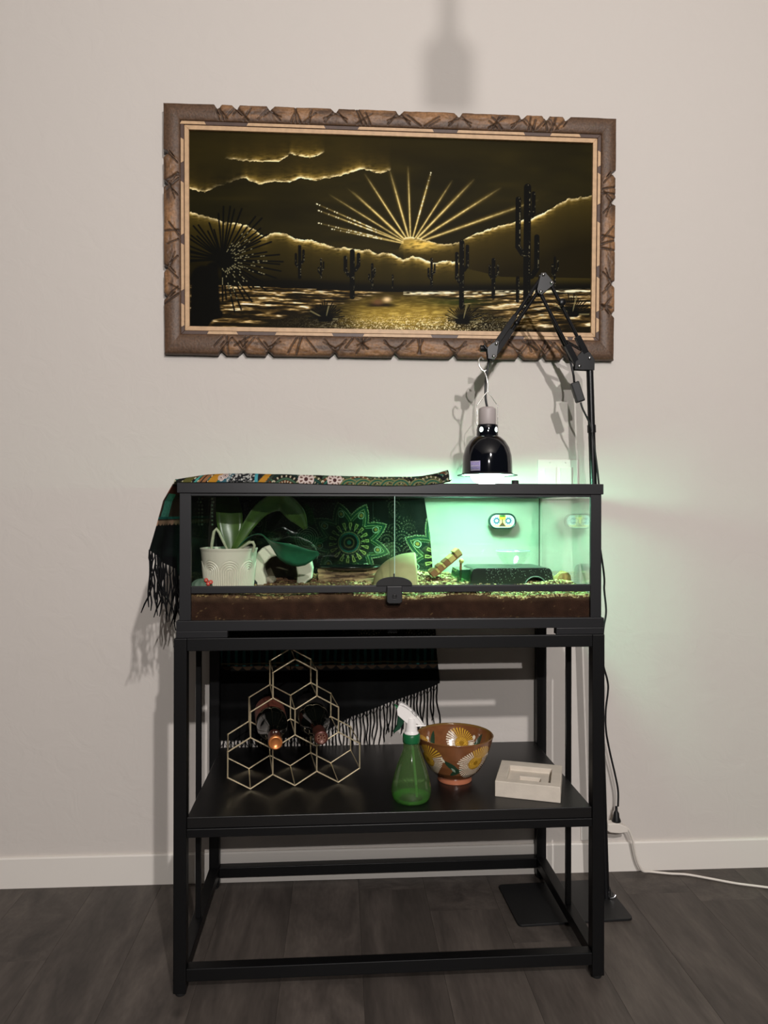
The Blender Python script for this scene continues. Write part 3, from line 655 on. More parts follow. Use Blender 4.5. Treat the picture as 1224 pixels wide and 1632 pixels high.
fs = [(i*(nn+1)+j, i*(nn+1)+j+1, (i+1)*(nn+1)+j+1, (i+1)*(nn+1)+j) for i in range(len(prof)-1) for j in range(nn)]
m.add(vs, fs, True); part('shell', m, mat('cave_inside', (128, 118, 92), rough=.8, noise=.3, nscale=30), cave, solid=.003)
# ---- bark ring + dish
LOG = mat('cork_bark', (176, 148, 108), rough=.9, noise=.75, nscale=70, stretch=(.22, 1, 1.6), dark=(56, 36, 24), bump=1.0, bscale=120)
n, k = 120, 40
uu = np.linspace(0, 1, n)[None, :]; aa = np.linspace(-.25, PI+.25, k)[:, None]
rr_ = .036 + .005*(fbm(uu*9, aa*7, 3, 3)-.5) + .004*np.sign(np.sin(aa*14+fbm(uu*5, aa*2, 8)*7))*.5
V = np.stack([np.broadcast_to(.298+uu*.160, rr_.shape)+.004*(vnoise(aa*5+uu*0, uu*0, 3)-.5), .245-.9*rr_*np.cos(aa), .846+rr_*np.sin(aa)], -1).reshape(-1, 3)
o = link_mesh('bark_log', V, grid_faces(k, n), LOG, None, (.378, .245, .846), smooth=False, solid=.004)
place(o, (.378, .245, .846), 'S', 0); tag(o, 'half round of ridged cork bark lying under the black water dish', 'bark')
m = MB(); m.lathe([(.0001, .0015), (.060, .0015), (.074, .008), (.0795, .0085), (.0805, .0065), (.077, .0045), (.060, -.001), (.0001, -.001)], (0, 0, 0), 64)
m.v = [(x, y*.62, z) for x, y, z in m.v]
o = single('water_dish', m, mat('black_glazed_dish', (16, 20, 20), rough=.12, spec=.7), 'shallow black oval dish resting on the cork bark in the terrarium', 'dish', (.378, .245, .8835), local=True)
# ---- clay half dome
DOME = mat('pale_clay', (186, 178, 130), rough=.7, noise=.22, nscale=18, bump=.2, bscale=70)
vs = []; n, k = 28, 20
for i in range(n+1):
    ph = PI/2*i/n
    for j in range(k+1):
        th = PI*j/k; vs.append((.527-.097*math.cos(ph)*1.0 if True else 0, .150-.062*math.sin(ph)*math.cos(th), .848+.079*math.sin(ph)**.9*math.sin(th)))
vs2 = [(x if i < 1 else x, y, z) for i, (x, y, z) in enumerate(vs)]
fs = [(i*(k+1)+j, (i+1)*(k+1)+j, (i+1)*(k+1)+j+1, i*(k+1)+j+1) for i in range(n) for j in range(k)]
m = MB(); m.add(vs2, fs, True)
single('clay_hide', m, DOME, 'pale yellowish half-dome clay hide behind the door latch', 'ornament', (.49, .15, .848), solid=.005)
# ---- wooden ramp
WA = mat('ramp_wood_pale', (206, 178, 112), rough=.55, noise=.2, nscale=40); WB = mat('ramp_wood_brown', (150, 98, 60), rough=.55, noise=.3, nscale=40)
rp = thing('wooden_ramp', 'small slatted wooden ramp leaning up at the left end of the black hide', 'ramp', (.583, .22, .868))
a = Vector((.578, 0, .866)); b = Vector((.652, 0, .9265)); d = (b-a); L_ = d.length; d.normalize(); nn = Vector((-d.z, 0, d.x))
q0 = 0
for i, (ln, mt, th) in enumerate([(.016, WB, .014), (.006, WA, .012), (.013, WB, .014), (.006, WA, .012), (.014, WB, .013), (.018, WA, .013), (.004, WB, .011), (.016, WA, .016)]):
    p0 = a + d*q0; p1 = a + d*(q0+ln-.0006); q0 += ln
    m = MB(); m.prism([(p0.x, p0.z), (p1.x, p1.z), (p1.x+nn.x*th, p1.z+nn.z*th), (p0.x+nn.x*th, p0.z+nn.z*th)], .195, .245, 'xz'); part('wooden_slat', m, mt, rp, bevel=.0012)
for ry in (.20, .24):
    m = MB(); m.tube([(a+d*.006-nn*.0015+Vector((0, ry, 0))), (a+d*.09-nn*.0015+Vector((0, ry, 0)))], .002, 8); part('runner', m, WB, rp)
m = MB(); m.ball((.6500, .215, .9045), .0062); part('support_bead', m, WA, rp)
m = MB(); m.tube([(.650,.222,.905),(.649,.222,.870),(.648,.222,.852)], .003, 8); part('prop', m, WB, rp)
# ---- black hide with glass bowl
HID = mat('black_glossy_plastic', (26, 30, 30), rough=.28, spec=.5)
hd = thing('black_hide_box', 'glossy black plastic hide with round entrance and water droplets', 'hide', (.765, .24, .853))
m = MB(); outl = [(.661,.846),(.667,.882),(.672,.889),(.680,.891),(.848,.891),(.857,.889),(.862,.883),(.870,.846),(.847,.846)]
outl += [(.8215+.0255*math.cos(t), .846+.0235*math.sin(t)) for t in np.linspace(0, PI, 14)][1:]
m.prism(outl, .165, .30, 'xz'); part('box', m, HID, hd, bevel=.002)
m = MB(); m.tube([(.8215+.0262*math.cos(t), .164, .846+.0242*math.sin(t)) for t in np.linspace(0, PI, 20)], .0016, 8); part('entrance_rim', m, mat('wet_grey_rim', (120, 150, 140), rough=.2), hd)
m = MB(); m.prism([(.632,.846),(.640,.884),(.668,.886),(.661,.846)], .19, .29, 'xz'); part('clear_end', m, thin_glass('green_tinted_plastic', (.35, .6, .45), .06, .05, (.03, .10, .06), .35), hd)
m = MB()
for i in range(150):
    u_ = RS.uniform(.70, .862); z_ = .852 + (RS.rand()**.7)*.037
    if (u_-.8215)**2+(z_-.846)**2 < .029**2: continue
    m.ball((u_, .1645, z_), RS.uniform(.00035, .0008), (1, .5, 1), 6, 4)
o = part('droplets', m, mat('water_droplet', (200, 225, 215), rough=.08, spec=.8), hd); o['kind'] = 'stuff'
m = MB(); m.lathe([(.0001, .0012), (.019, .0012), (.0225, .004), (.0335, .019), (.0395, .0285), (.0410, .0365), (.0425, .0372), (.0428, .0360), (.0412, .028), (.035, .0175), (.0245, .002), (.021, 0), (.0001, 0)], (0, 0, 0), 56)
BG = thin_glass('bowl_glass', (.972, .985, .98), .05, rmax=.14)
gb = thing('glass_bowl', 'small clear glass bowl standing on the black hide', 'bowl', (.786, .24, .8912), local=True)
part('bowl_shell', m, BG, gb, org=(0,0,0))
m = MB(); m.lathe([(.0405, .0368), (.0430, .0375), (.0428, .0358)], (0,0,0), 56); part('rim', m, EDGE, gb, org=(0,0,0))
m = MB(); m.lathe([(.0001, .0150), (.0315, .0150)], (0,0,0), 48); part('water_surface', m, thin_glass('clear_water', (.98,.99,.99), .05, rmax=.14), gb, org=(0,0,0))
# ---- oval plaque
n, k = 110, 60
ov = thing('oval_plaque', 'dark-rimmed oval plaque printed with two blue suns, fixed to the back glass', 'plaque', (.8047, .4495, 1.0005), local=True)
def stad(w_, h_, s=24): r = h_/2; c = w_/2-r; return [(c+r*math.cos(t), r*math.sin(t)) for t in np.linspace(-PI/2, PI/2, s)] + [(-c+r*math.cos(t), r*math.sin(t)) for t in np.linspace(PI/2, 3*PI/2, s)]
OW, OH = .0775, .0445
o_, i_ = stad(OW, OH), stad(OW-.009, OH-.009); N = len(o_); m = MB()
vs = [(x, 0, z) for x, z in o_] + [(x, -.014, z) for x, z in o_] + [(x, -.016, z) for x, z in stad(OW-.003, OH-.003)] + [(x, -.014, z) for x, z in i_] + [(x, 0, z) for x, z in i_]
m.add(vs, [(l*N+i, l*N+(i+1) % N, (l+1)*N+(i+1) % N, (l+1)*N+i) for l in range(4) for i in range(N)], True)
part('rim', m, mat('dark_green_rim', (30, 52, 50), rough=.3), ov, org=(0,0,0))
xs, zz_ = np.meshgrid(np.linspace(-.036, .036, n), np.linspace(-.019, .019, k))
r0 = (OH-.0085)/2; cxs = OW/2-.0042-r0; dist = np.hypot(np.clip(np.abs(xs)-cxs, 0, None), zz_); keep = dist < r0
C = np.zeros(xs.shape+(3,)) + np.array(lin((214, 226, 235)))
def pm_(mask, c): C[mask] = lin(c)
pm_((zz_ < -.010) | (np.abs(xs) < .009), (232, 196, 140)); pm_((np.abs(xs) < .010) & (zz_ > .004), (226, 178, 62)); pm_((np.abs(xs) < .0075) & (zz_ > .0115), (70, 110, 60))
for sx in (-.0165, .0165):
    dx, dz = xs-sx, zz_-.001; rr2 = np.hypot(dx, dz); a_ = np.arctan2(dz, dx)
    pm_((rr2 < .0105) & (np.cos(a_*10) > .1), (58, 92, 130)); pm_(rr2 < .0078, (44, 74, 116)); pm_(rr2 < .0045, (226, 238, 246))
pm_((np.abs(xs) < .0016+np.clip(-.004-zz_, 0, 1)*.8) & (zz_ < .006) & (zz_ > -.0145), (104, 62, 44)); pm_((np.abs(xs) < .006) & (zz_ < -.012) & (zz_ > -.0150), (50, 70, 80))
C[dist > r0-.0012] = lin((230, 236, 236))
V = np.stack([xs, np.full_like(xs, -.0125), zz_], -1).reshape(-1, 3)
kp = keep[:-1, :-1] & keep[1:, 1:] & keep[:-1, 1:] & keep[1:, :-1]
link_mesh('printed_face', V, grid_faces(k, n, kp), attr_mat('enamel_print', rough=.2, spec=.6), ov, smooth=False, col=C.reshape(-1, 3))
# ---- small things in the tank
m = MB(); 
for i in range(7): pass
bs = thing('bead_string', 'short string of pale beads hanging in the left rear of the terrarium', 'beads', (.029, .30, .99))
BEAD = mat('pearl_bead', (206, 200, 186), rough=.25, spec=.7)
m = MB(); m.tube([(.0285, .30, .990), (.029, .30, 1.064)], .0005, 6); part('cord', m, RUB, bs)
for i, z_ in enumerate([.993, 1.003, 1.013, 1.022, 1.031, 1.041, 1.050, 1.058]):
    m = MB(); m.ball((.0285+(.003 if i == 6 else 0), .30, z_), .0030, n=12, m=8); part('bead', m, BEAD, bs)
cg = thing('cactus_ornament', 'tiny grey-green ribbed cactus ornament with red flowers before the orchid pot', 'ornament', (.055, .040, .850))
m = MB(); nn = 48; prof = []
vs = []; 
for i in range(9):
    t = i/8*PI/2
    for j in range(nn):
        a_ = 2*PI*j/nn; r_ = (.024*math.cos(t)+.0004)*(1+.07*math.cos(a_*9)); vs.append((.050+r_*math.cos(a_), .040+r_*.75*math.sin(a_), .856+.0240*math.sin(t)))
m.add(vs, [(i*nn+j, i*nn+(j+1) % nn, (i+1)*nn+(j+1) % nn, (i+1)*nn+j) for i in range(8) for j in range(nn)], True); part('ribbed_body', m, mat('cactus_green', (84, 104, 88), rough=.6), cg)
RED = mat('red_petal', (206, 62, 52), rough=.5); 
for (fu, fv, fz_) in ((.063, .026, .8775), (.073, .025, .8735), (.0680, .022, .8705)):
    m = MB()
    for q_ in range(6): a_ = q_*PI/3; m.ball((fu+.0026*math.cos(a_), fv, fz_+.0026*math.sin(a_)), .0022, (1, .6, 1), 8, 5)
    fl = part('flower', m, RED, cg); m = MB(); m.ball((fu, fv-.001, fz_), .0013, n=8, m=5); part('flower_centre', m, PLA, fl, org=tuple(cg['_o']))
def rock(name, c, r, sc, mt, label, seed):
    m = MB(); m.ball((0,0,0), r, (1,1,1), 14, 9); rnd = random.Random(seed); q = []
    for x, y, z in m.v:
        k_ = 1 + .35*(float(vnoise(x/r*1.7+seed, y/r*1.7+z/r*1.3, seed))-.5); q.append((x*k_*sc[0], y*k_*sc[1], z*k_*sc[2]))
    m.v = q; m.sm = [False]*len(m.sm); return single(name, m, mt, label, 'rock', c, local=True)
rock('rock', (.885, .16, .862), .020, (1.1, .9, 1.05), mat('yellow_rock', (170, 140, 84), rough=.85, noise=.4, nscale=90, bump=.6), 'rough yellowish rock in the right corner of the terrarium', 4)
rock('rock', (.186, .20, .862), .012, (1.0, .8, .8), mat('pale_rock', (168, 156, 138), rough=.85, noise=.2, nscale=60), 'small pale angular stone in the mouth of the white cave', 9)
# ============================================================ SHAWL
CLOTH = attr_mat('printed_shawl', rough=.75, spec=.15, bump=.3, bscale=700)
BLKC = mat('black_fringe', (14, 14, 16), rough=.85, spec=.15)
sh = thing('patterned_shawl', 'black fringed shawl with green mandala and paisley print draped over the left of the terrarium', 'shawl', (.30, .30, 1.0875))
def G(c): return np.array(lin(c))
def mandala(C, x, z, cx, cz, R, n=10, ph=0.0):
    r = np.hypot(x-cx, z-cz)/R; a = np.arctan2(z-cz, x-cx)+ph; per = 2*PI/n
    dl = (a+per/2) % per - per/2; t = np.abs(dl)/(per/2)
    def put(mk, c): C[mk] = G(c)
    rb = .66 + .34*(1-t); e = rb - r; petal = (e > 0) & (r > .44)
    put(petal, (24, 44, 34))
    put(petal & (e > .02) & (e < .045), (120, 136, 92)); put(petal & (e > .075) & (e < .11), (40, 92, 70)); put(petal & (e > .13) & (e < .15), (176, 196, 140))
    put(petal & (e > .17) & (e < .22), (54, 88, 46)); put(petal & (e > .24) & (e < .255), (128, 158, 120))
    dots = petal & (e < .016) & (np.sin(r*190)*np.sin(dl*60) > -.2); put(dots, (214, 214, 180))
    hx = (r-.70)/.085; hy = t*(per/2)*r/.075; hh = hx*hx+hy*hy
    put((hh < 1) & (hh > .6), (206, 214, 190)); put(hh < .22, (190, 150, 74))
    # second petals between
    dl2 = a % per - per/2; t2 = np.abs(dl2)/(per/2); m2 = (r > .40) & (r < .58+.12*(1-t2)) 
    put(m2 & ~petal, (18, 30, 26))
    # long tear drops
    n2 = n*2; p2 = 2*PI/n2; d3 = (a+p2/2) % p2 - p2/2; w_ = .028*np.clip((r-.26)/.16, 0, 1); y3 = np.abs(d3)*r
    td = (r > .27) & (r < .50) & (y3 < w_*1.9); put(td, (44, 52, 26)); put((r > .29) & (r < .475) & (y3 < w_*1.25), (192, 186, 116)); put((r > .36) & (r < .455) & (y3 < w_*.55), (70, 72, 34))
    put((r < .26), (14, 22, 22)); put((r > .195) & (r < .235), (44, 100, 96)); put((r > .24) & (r < .26), (150, 140, 96)); put((r > .10) & (r < .13), (104, 84, 52)); put(r < .05, (40, 100, 92))
def scrolls(C, x, z, sc, seed, fac, pal):
    """rows of overlapping concentric arches, the small paisley filling"""
    row = np.floor(z/(sc*.75)); xo = (row % 2)*.5*sc; cx = (np.floor((x+xo)/sc)+.5)*sc-xo; cz = row*sc*.75
    r = np.hypot((x-cx)/sc, (z-cz)/sc); idx = np.floor(r*9).astype(int); rnd = np.floor(vnoise(cx/sc*3.3, cz/sc*2.7, seed)*7).astype(int)
    pc = np.array([G(c) for c in pal]); q = pc[(idx*3+rnd) % len(pal)]
    th = np.arctan2(z-cz, x-cx); fine = (np.sin(th*22+idx) > .55) & (idx % 2 == 1)
    q = np.where(fine[..., None], G((186, 178, 150)), q); line = (r*9-idx) < .22; q = np.where(line[..., None], G((14, 14, 14)), q)
    return C*(1-fac[..., None]) + q*fac[..., None]
def pattern(x, z):
    """x across the shawl, z height it would have if hung straight"""
    C = np.zeros(x.shape+(3,)) + G((17, 18, 18))
    zz = z + .0006*np.sin(x*90)
    dim = np.clip((fbm(x*18, z*18, 4)-.40)*4, 0, .5)*(z > .66)
    C = scrolls(C, x, z, .042, 5, dim, [(20, 22, 20), (44, 52, 40), (18, 34, 32), (66, 60, 46), (16, 16, 16), (34, 60, 50)])
    for cx in (.02-.36, .20): pass
    mandala(C, x, z, .378, .940, .118, 9, .25); mandala(C, x, z, .655, .895, .135, 9, .1); mandala(C, x, z, .085, .925, .115, 9, .4)
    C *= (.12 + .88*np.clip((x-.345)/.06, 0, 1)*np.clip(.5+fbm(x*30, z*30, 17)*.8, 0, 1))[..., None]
    r = np.hypot(x-.262, z-.952); th = np.arctan2(z-.952, x-.262); C[(np.abs((r/.006-th/2/PI) % 1-.5) > .38) & (r < .034)] = G((92, 90, 78))
    # borders
    b1 = (zz > .655) & (zz < .668); C[b1 & (np.sin(x*420) > 0)] = G((96, 88, 66)); C[b1 & (np.abs(zz-.6615) < .001)] = G((150, 120, 70))
    b2 = (zz > .600) & (zz < .648); C[b2] = G((12, 16, 18)); st = (np.sin(x*300) > .35) & b2; C[st] = (G((34, 84, 80))*(.4+.9*vnoise(x*140, z*30, 3))[..., None])[st]
    C[b2 & (np.abs(zz-.606) < .002)] = G((110, 104, 76)); C[(zz > .588) & (zz < .598) & (np.abs(np.sin(x*110)) > (.598-zz)/.010)] = G((58, 44, 30))
    return C
def sheet(name, X, Y, Z, col, solid=.0016):
    nr, nc = X.shape
    return link_mesh(name, np.stack([X, Y, Z], -1).reshape(-1, 3), grid_faces(nr, nc), CLOTH, sh, tuple(sh['_o']), smooth=True, col=col.reshape(-1, 3), solid=solid)
# back panel, hanging between the tank and the wall
n, k = 520, 440
a, b = np.meshgrid(np.linspace(0, 1, n), np.linspace(0, 1, k))
zb = np.interp(a, [0, .44, .60, .8, 1], [.395, .402, .458, .500, .545]); z = 1.094*(1-b) + zb*b
right = np.interp(z, [.44, .53, .63, .88, .966, 1.09], [.641, .636, .625, .612, .605, .585]); left = np.interp(z, [.45, .75, 1.09], [.015, .02, .01])
x = left + a*(right-left); y = .4665 + .0035*np.sin(x*38+z*3)*np.clip((1.05-z)*5, 0, 1) + .001*np.sin(x*120)
y = np.clip(y, .4630, .4725)
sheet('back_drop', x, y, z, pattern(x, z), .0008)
hem = list(zip(x[-1][::2], y[-1][::2], z[-1][::2]))
# top: soft folded roll along the front edge, flat towards the back
n, k = 620, 90
a, b = np.meshgrid(np.linspace(0, 1, n), np.linspace(0, 1, k))
x = .0008 + a*.584
fh = np.interp(x, [0, .03, .063, .10, .157, .25, .32, .42, .50, .53, .56, .586], [1.0925, 1.098, 1.1030, 1.1055, 1.1063, 1.1045, 1.103, 1.1005, 1.101, 1.103, 1.109, 1.1165])
fl = np.interp(x, [0, .02, .157, .28, .43, .51, .56, .586], [1.0875, 1.0862, 1.0875, 1.0845, 1.0812, 1.0812, 1.086, 1.093])
fh = fh + .0012*(fbm(x*30, x*0, 3)-.5); fl = fl + .0010*(fbm(x*42, x*0, 9)-.5)
th = np.clip(b/.35, 0, 1)*PI*.62; R = (fh-fl)/2
vf = -.0015 + .003*(fbm(x*12, x*0, 14)-.5)
y = np.where(b < .35, vf + .018*(1-np.cos(th))*.9, 0); yend = vf + .018*(1-np.cos(PI*.62))*.9
zz0 = fl + (fh-fl)*np.sin(th/(PI*.62)*PI/2)**.8
q = np.clip((b-.35)/.65, 0, 1); y = np.where(b < .35, y, yend + (.464-yend)*q)
z = np.where(b < .35, zz0, fh*(1-q)**2 + 1.0925*(1-(1-q)**2) + .002*np.sin(x*60+q*9)*np.sin(q*PI))
C = np.zeros(x.shape+(3,)) + G((20, 22, 20)); s_ = np.where(b < .35, zz0-1.08, .03+ (y-yend))
C = scrolls(C, x, s_+.012, .052, 2, np.ones_like(x), [(28, 64, 54), (46, 98, 84), (30, 26, 22), (74, 76, 46), (104, 66, 40), (22, 44, 40), (16, 16, 16), (60, 88, 66)])
def band(x0, x1, c, sl=.8): 
    mk = (x - s_*sl > x0) & (x - s_*sl < x1); C[mk] = G(c)
band(.012, .030, (86, 84, 40)); band(.036, .041, (72, 150, 140)); band(.044, .060, (140, 96, 60)); band(.049, .052, (30, 26, 22)); band(.064, .082, (176, 124, 34)); band(.082, .088, (40, 88, 84)); band(.088, .106, (50, 92, 104))
band(.106, .168, (30, 32, 34)); mk = (x > .11) & (x < .172) & (vnoise(x*420, s_*500, 3) > .56); C[mk] = G((176, 176, 170)); mk = (x > .168) & (x < .175); C[mk] = G((70, 150, 160)); band(.170, .184, (178, 126, 40)); band(.186, .192, (50, 60, 50))
for cx, cz, rr_ in ((.098, .016, .0065), (.106, .021, .0065), (.277, .014, .017), (.338, .012, .016)):
    r = np.hypot(x-cx, s_-cz); C[r < rr_] = G((206, 190, 182)); t_ = np.arctan2(s_-cz, x-cx); C[(r < rr_*.8) & (r > rr_*.45) & (np.cos(t_*9) > .2)] = G((96, 66, 54)); C[r < rr_*.25] = G((70, 40, 40))
for cx in (.37, .40, .43, .455, .48, .52, .55):   # nested arches
    r = np.hypot(x-cx, (s_+.004)*1.1); i_ = np.floor(r/.0032).astype(int); mk = (r < .026) & (i_ % 2 == 0); C[mk] = G((112, 114, 74)); C[(r < .026) & (i_ % 4 == 1)] = G((24, 84, 66)); 
shade = np.ones_like(x)
sheet('top_fold', x, y, z, C*.8, .0016)
# free upper flap of the fold at the right end
m = MB(); n = 40; vs = []
a, b = np.meshgrid(np.linspace(0, 1, 60), np.linspace(0, 1, 24))
x = .545 + a*.046; y = .004 + b*.12 + a*0; z = 1.0885 + a**1.4*.0050 + .0012*np.sin(b*12+a*8)
C = scrolls(np.zeros(x.shape+(3,)), x, y, .02, 8, np.ones_like(x), [(60, 70, 52), (34, 64, 52), (120, 110, 80), (24, 24, 22)])
sheet('lower_flap', x, y, z, C, .0016)
# left panel, hanging over the end of the tank
n, k = 200, 240
a, b = np.meshgrid(np.linspace(0, 1, n), np.linspace(0, 1, k))
v = .012 + a*.452; hemz = .943 - .155*a; z = 1.0935*(1-b) + hemz*b
flare = (1-a)**1.2
drop = 1.0935 - z
u = .0015 - flare*np.interp(drop, [0, .046, .108, .150, .30], [0, .026, .0425, .0545, .060]) - .010*np.clip(drop*9, 0, 1)*(1-flare) + .006*np.sin(v*55+z*6)*np.clip(drop*6, 0, 1)*np.clip(a*4, 0, 1)
u = np.minimum(u, .0015)
C = np.zeros(x.shape+(3,)) if False else np.zeros(v.shape+(3,)) + G((15, 15, 17))
top = drop < .098; C[top] = G((58, 44, 36)); C[(drop > .015) & (drop < .03)] = G((96, 52, 40))
tl = (drop > .030) & (drop < .080) & (np.abs(v-.05) < .030); C[tl] = (G((74, 140, 122))*(.65+.6*vnoise(v*300, z*300, 3))[..., None])[tl]
C[(drop > .080) & (drop < .085)] = G((30, 90, 84)); C[(drop > .088) & (drop < .094+.005*np.abs(np.sin(v*150)))] = G((148, 116, 94)); C[(drop > .004) & (drop < .010)] = G((180, 170, 150))
sheet('side_drop', u, v, z, C, .0016)
hem2 = list(zip(u[-1][::6], v[-1][::6], z[-1][::6]))
def fringe(hem, L, jx, jy, ylim=None, dbl=1, sag=1.0):
    m = MB(); rnd = random.Random(5)
    prev = None
    for i, (x, y, z) in enumerate(hem):
        for q in range(dbl):
            ln = L*rnd.uniform(.75, 1.12); ph = rnd.uniform(0, 6.28); am = rnd.uniform(.001, .0045)*sag; dr = rnd.uniform(-.010, .010)*sag
            pts = [(x, y, z+.001)]
            for s_ in range(1, 8):
                t = s_/7; px_ = x + am*math.sin(ph+t*7)*t**.5 + dr*t*t*jx; py_ = y + (am*math.cos(ph*1.7+t*6)*t + dr*t*.6)*jy
                if ylim: py_ = min(max(py_, ylim[0]), ylim[1])
                pts.append((px_, py_, z - ln*t))
            m.tube(pts, [.0019]*3+[.0017]*4+[.0010], 4, cap=False)
        if i % 3 == 0: m.ball((x, y, z-.002), .0022, n=6, m=4)
        if prev is not None and i % 2 == 0:   # netted knots below the hem
            pts = [(x + (prev[0]-x)*t, y + (prev[1]-y)*t, z - .002 - .016*math.sin(PI*t)) for t in np.linspace(0, 1, 6)]; m.tube(pts, .0009, 4, cap=False)
        if i % 2 == 0: prev = (x, y, z)
    return m
fr = part('fringe', fringe(hem[::4], .108, 1.0, .15, (.463, .4725)), BLKC, sh); fr['kind'] = 'stuff'
fr = part('fringe', fringe(hem2, .118, 1.0, 1.0, dbl=2, sag=1.9), BLKC, sh); fr['kind'] = 'stuff'

# ============================================================ SHELF: wine rack and bottles
ZS = .3780
BRASS = mat('pale_brass_wire', (236, 218, 180), rough=.28, metal=.75)
RR = .14; rk = thing('wine_rack', 'pale brass wire wine rack of six hexagon cells at the left of the shelf', 'wine rack', (.2456, .1652, ZS), rot=RR, local=True)
PIT, SD = .1032, .0596; wr = .0018
def hexc(r, i): return (-PIT + i*PIT + r*PIT/2, wr + SD + r*1.5*SD)
verts = {}
for lay, yy in enumerate((0.0, .136)):
    done = set()
    for r in range(3):
        for i in range(3-r):
            cx, cz = hexc(r, i); pts = [(round(cx+SD*math.sin(q*PI/3), 4), round(cz+SD*math.cos(q*PI/3), 4)) for q in range(6)]
            m = MB(); any_ = False
            for q in range(6):
                e = tuple(sorted((pts[q], pts[(q+1) % 6])))
                if e in done: continue
                done.add(e); any_ = True; m.tube([(pts[q][0], yy, pts[q][1]), (pts[(q+1) % 6][0], yy, pts[(q+1) % 6][1])], wr, 10)
                for p_ in (pts[q], pts[(q+1) % 6]): m.ball((p_[0], yy, p_[1]), wr*1.25, n=8, m=6)
            for p_ in pts: verts[p_] = 1
            if any_: part('hexagon_cell', m, BRASS, rk, org=(0,0,0))
m = MB()
for (vx, vz) in verts:
    m.tube([(vx, 0, vz), (vx, .136, vz)], wr*.8, 8)
part('cross_wires', m, BRASS, rk, org=(0,0,0))
GLD = mat('dark_wine_glass', (8, 10, 8), rough=.06, spec=.6, coat=.5)
def bottle(cell, label, capc, labc, yf, txt, name_l):
    cx, cz = hexc(*cell); cz = cz - SD + .0375/math.sin(PI/3) + wr/math.sin(PI/3) + .0012
    # place in rack frame -> world
    ca, sa = math.cos(PHI+RR), math.sin(PHI+RR); bx, by, bz = S(.2456, .1652, ZS)
    t = thing('wine_bottle', label, 'bottle', (bx+cx*ca-yf*sa, by+cx*sa+yf*ca, bz+cz), 'W', rot=PHI+RR, local=True)
    m = MB(); m.lathe([(.0001,.0005),(.0143,.0005),(.0143,.060),(.0150,.078),(.0200,.097),(.0290,.112),(.0352,.124),(.0372,.140),(.0375,.290),(.0350,.2955),(.030,.297),(.018,.292),(.0001,.286)], (0,0,0), 48, 'y')
    part('glass_body', m, GLD, t, org=(0,0,0))
    m = MB(); m.lathe([(.0001,-.0002),(.0108,-.0002),(.0112,-.0012),(.0126,-.0012),(.0150,0),(.0154,.002),(.0154,.009),(.0148,.011),(.0148,.052)], (0,0,0), 40, 'y')
    cp = part('capsule', m, capc, t, org=(0,0,0))
    m = MB(); m.lathe([(.0376,.165),(.0378,.166),(.0378,.262),(.0376,.263)], (0,0,0), 48, 'y'); part('label_band', m, labc, t, org=(0,0,0))
    return t, cp
COP = mat('copper_foil', (206, 128, 72), rough=.32, metal=.55, noise=.1); MAR = mat('maroon_foil', (84, 44, 36), rough=.35, metal=.3); 
RLAB = mat('red_brown_label', (120, 62, 46), rough=.6, noise=.4, nscale=60); DLAB = mat('dark_label', (28, 26, 26), rough=.5)
b1, cp1 = bottle((1, 0), 'dark wine bottle with copper foil cap lying in the left middle rack cell', COP, RLAB, -.105, '19', 0)
m = MB(); m.lathe([(.01485,.011),(.0150,.0115),(.0150,.052),(.01485,.0525)], (0,0,0), 40, 'y'); part('dark_foil_sleeve', m, MAR, cp1, org=(0,0,0))
WINK = mat('pale_print', (226, 220, 206), rough=.5)
text_part('printed_19', '19', .0125, WINK, cp1, (0, .030, .0152), (0, 0, 0))
b2, cp2 = bottle((1, 1), 'dark wine bottle with maroon stamped cap lying in the right middle rack cell', MAR, DLAB, -.090, '', 0)
m = MB()
for q in range(7): a_ = q*PI*2/7; m.tube([(.0022*math.cos(a_), -.0005, .0022*math.sin(a_)), (.0085*math.cos(a_+.5), -.0005, .0085*math.sin(a_+.5))], .0006, 6)
m.tube([(.0098*math.cos(t), -.0004, .0098*math.sin(t)) for t in np.linspace(0, 2*PI, 24)], .0005, 6); part('stamped_crest', m, mat('worn_foil', (150, 112, 92), rough=.4), cp2, org=(0,0,0))

# ---- spray bottle
spb = thing('spray_bottle', 'translucent green spray bottle with a white trigger head in front of the bowl', 'spray bottle', (.5112, .0700, ZS), rot=0, local=True)
GPL = thin_glass('green_pet_plastic', (.56, .80, .46), .08, .04, (.34, .52, .22), .20, rmax=.6)
prof = [(.0001,.0052),(.010,.0050),(.022,.0028),(.032,.0006),(.0375,.0002),(.0405,.004),(.0438,.012),(.0450,.020),(.0446,.028),(.0425,.040),(.0375,.060),(.0315,.080),(.0255,.096),(.0205,.108),(.0183,.115),(.0180,.128),(.0188,.130),(.0180,.132),(.0165,.134)]
m = MB(); m.lathe(prof, (0,0,0), 64); part('bottle_body', m, GPL, spb, org=(0,0,0))
m = MB(); m.lathe([(.0001,.0062),(.022,.0042),(.036,.0016),(.0415,.008),(.0436,.018),(.0437,.027),(.0425,.0350),(.0001,.0350)], (0,0,0), 64)
part('water', m, thin_glass('green_water', (.66, .90, .58), .04, .0, (.08, .5, .08), .02, rmax=.5), spb, org=(0,0,0))
m = MB(); m.tube([(.002,.0,.128),(.006,-.002,.08),(.010,-.004,.04),(.012,-.006,.008)], .0032, 10); part('dip_tube', m, thin_glass('clear_tube', (.75,.9,.75), .1, .05, (.5,.8,.5), .4), spb, org=(0,0,0))
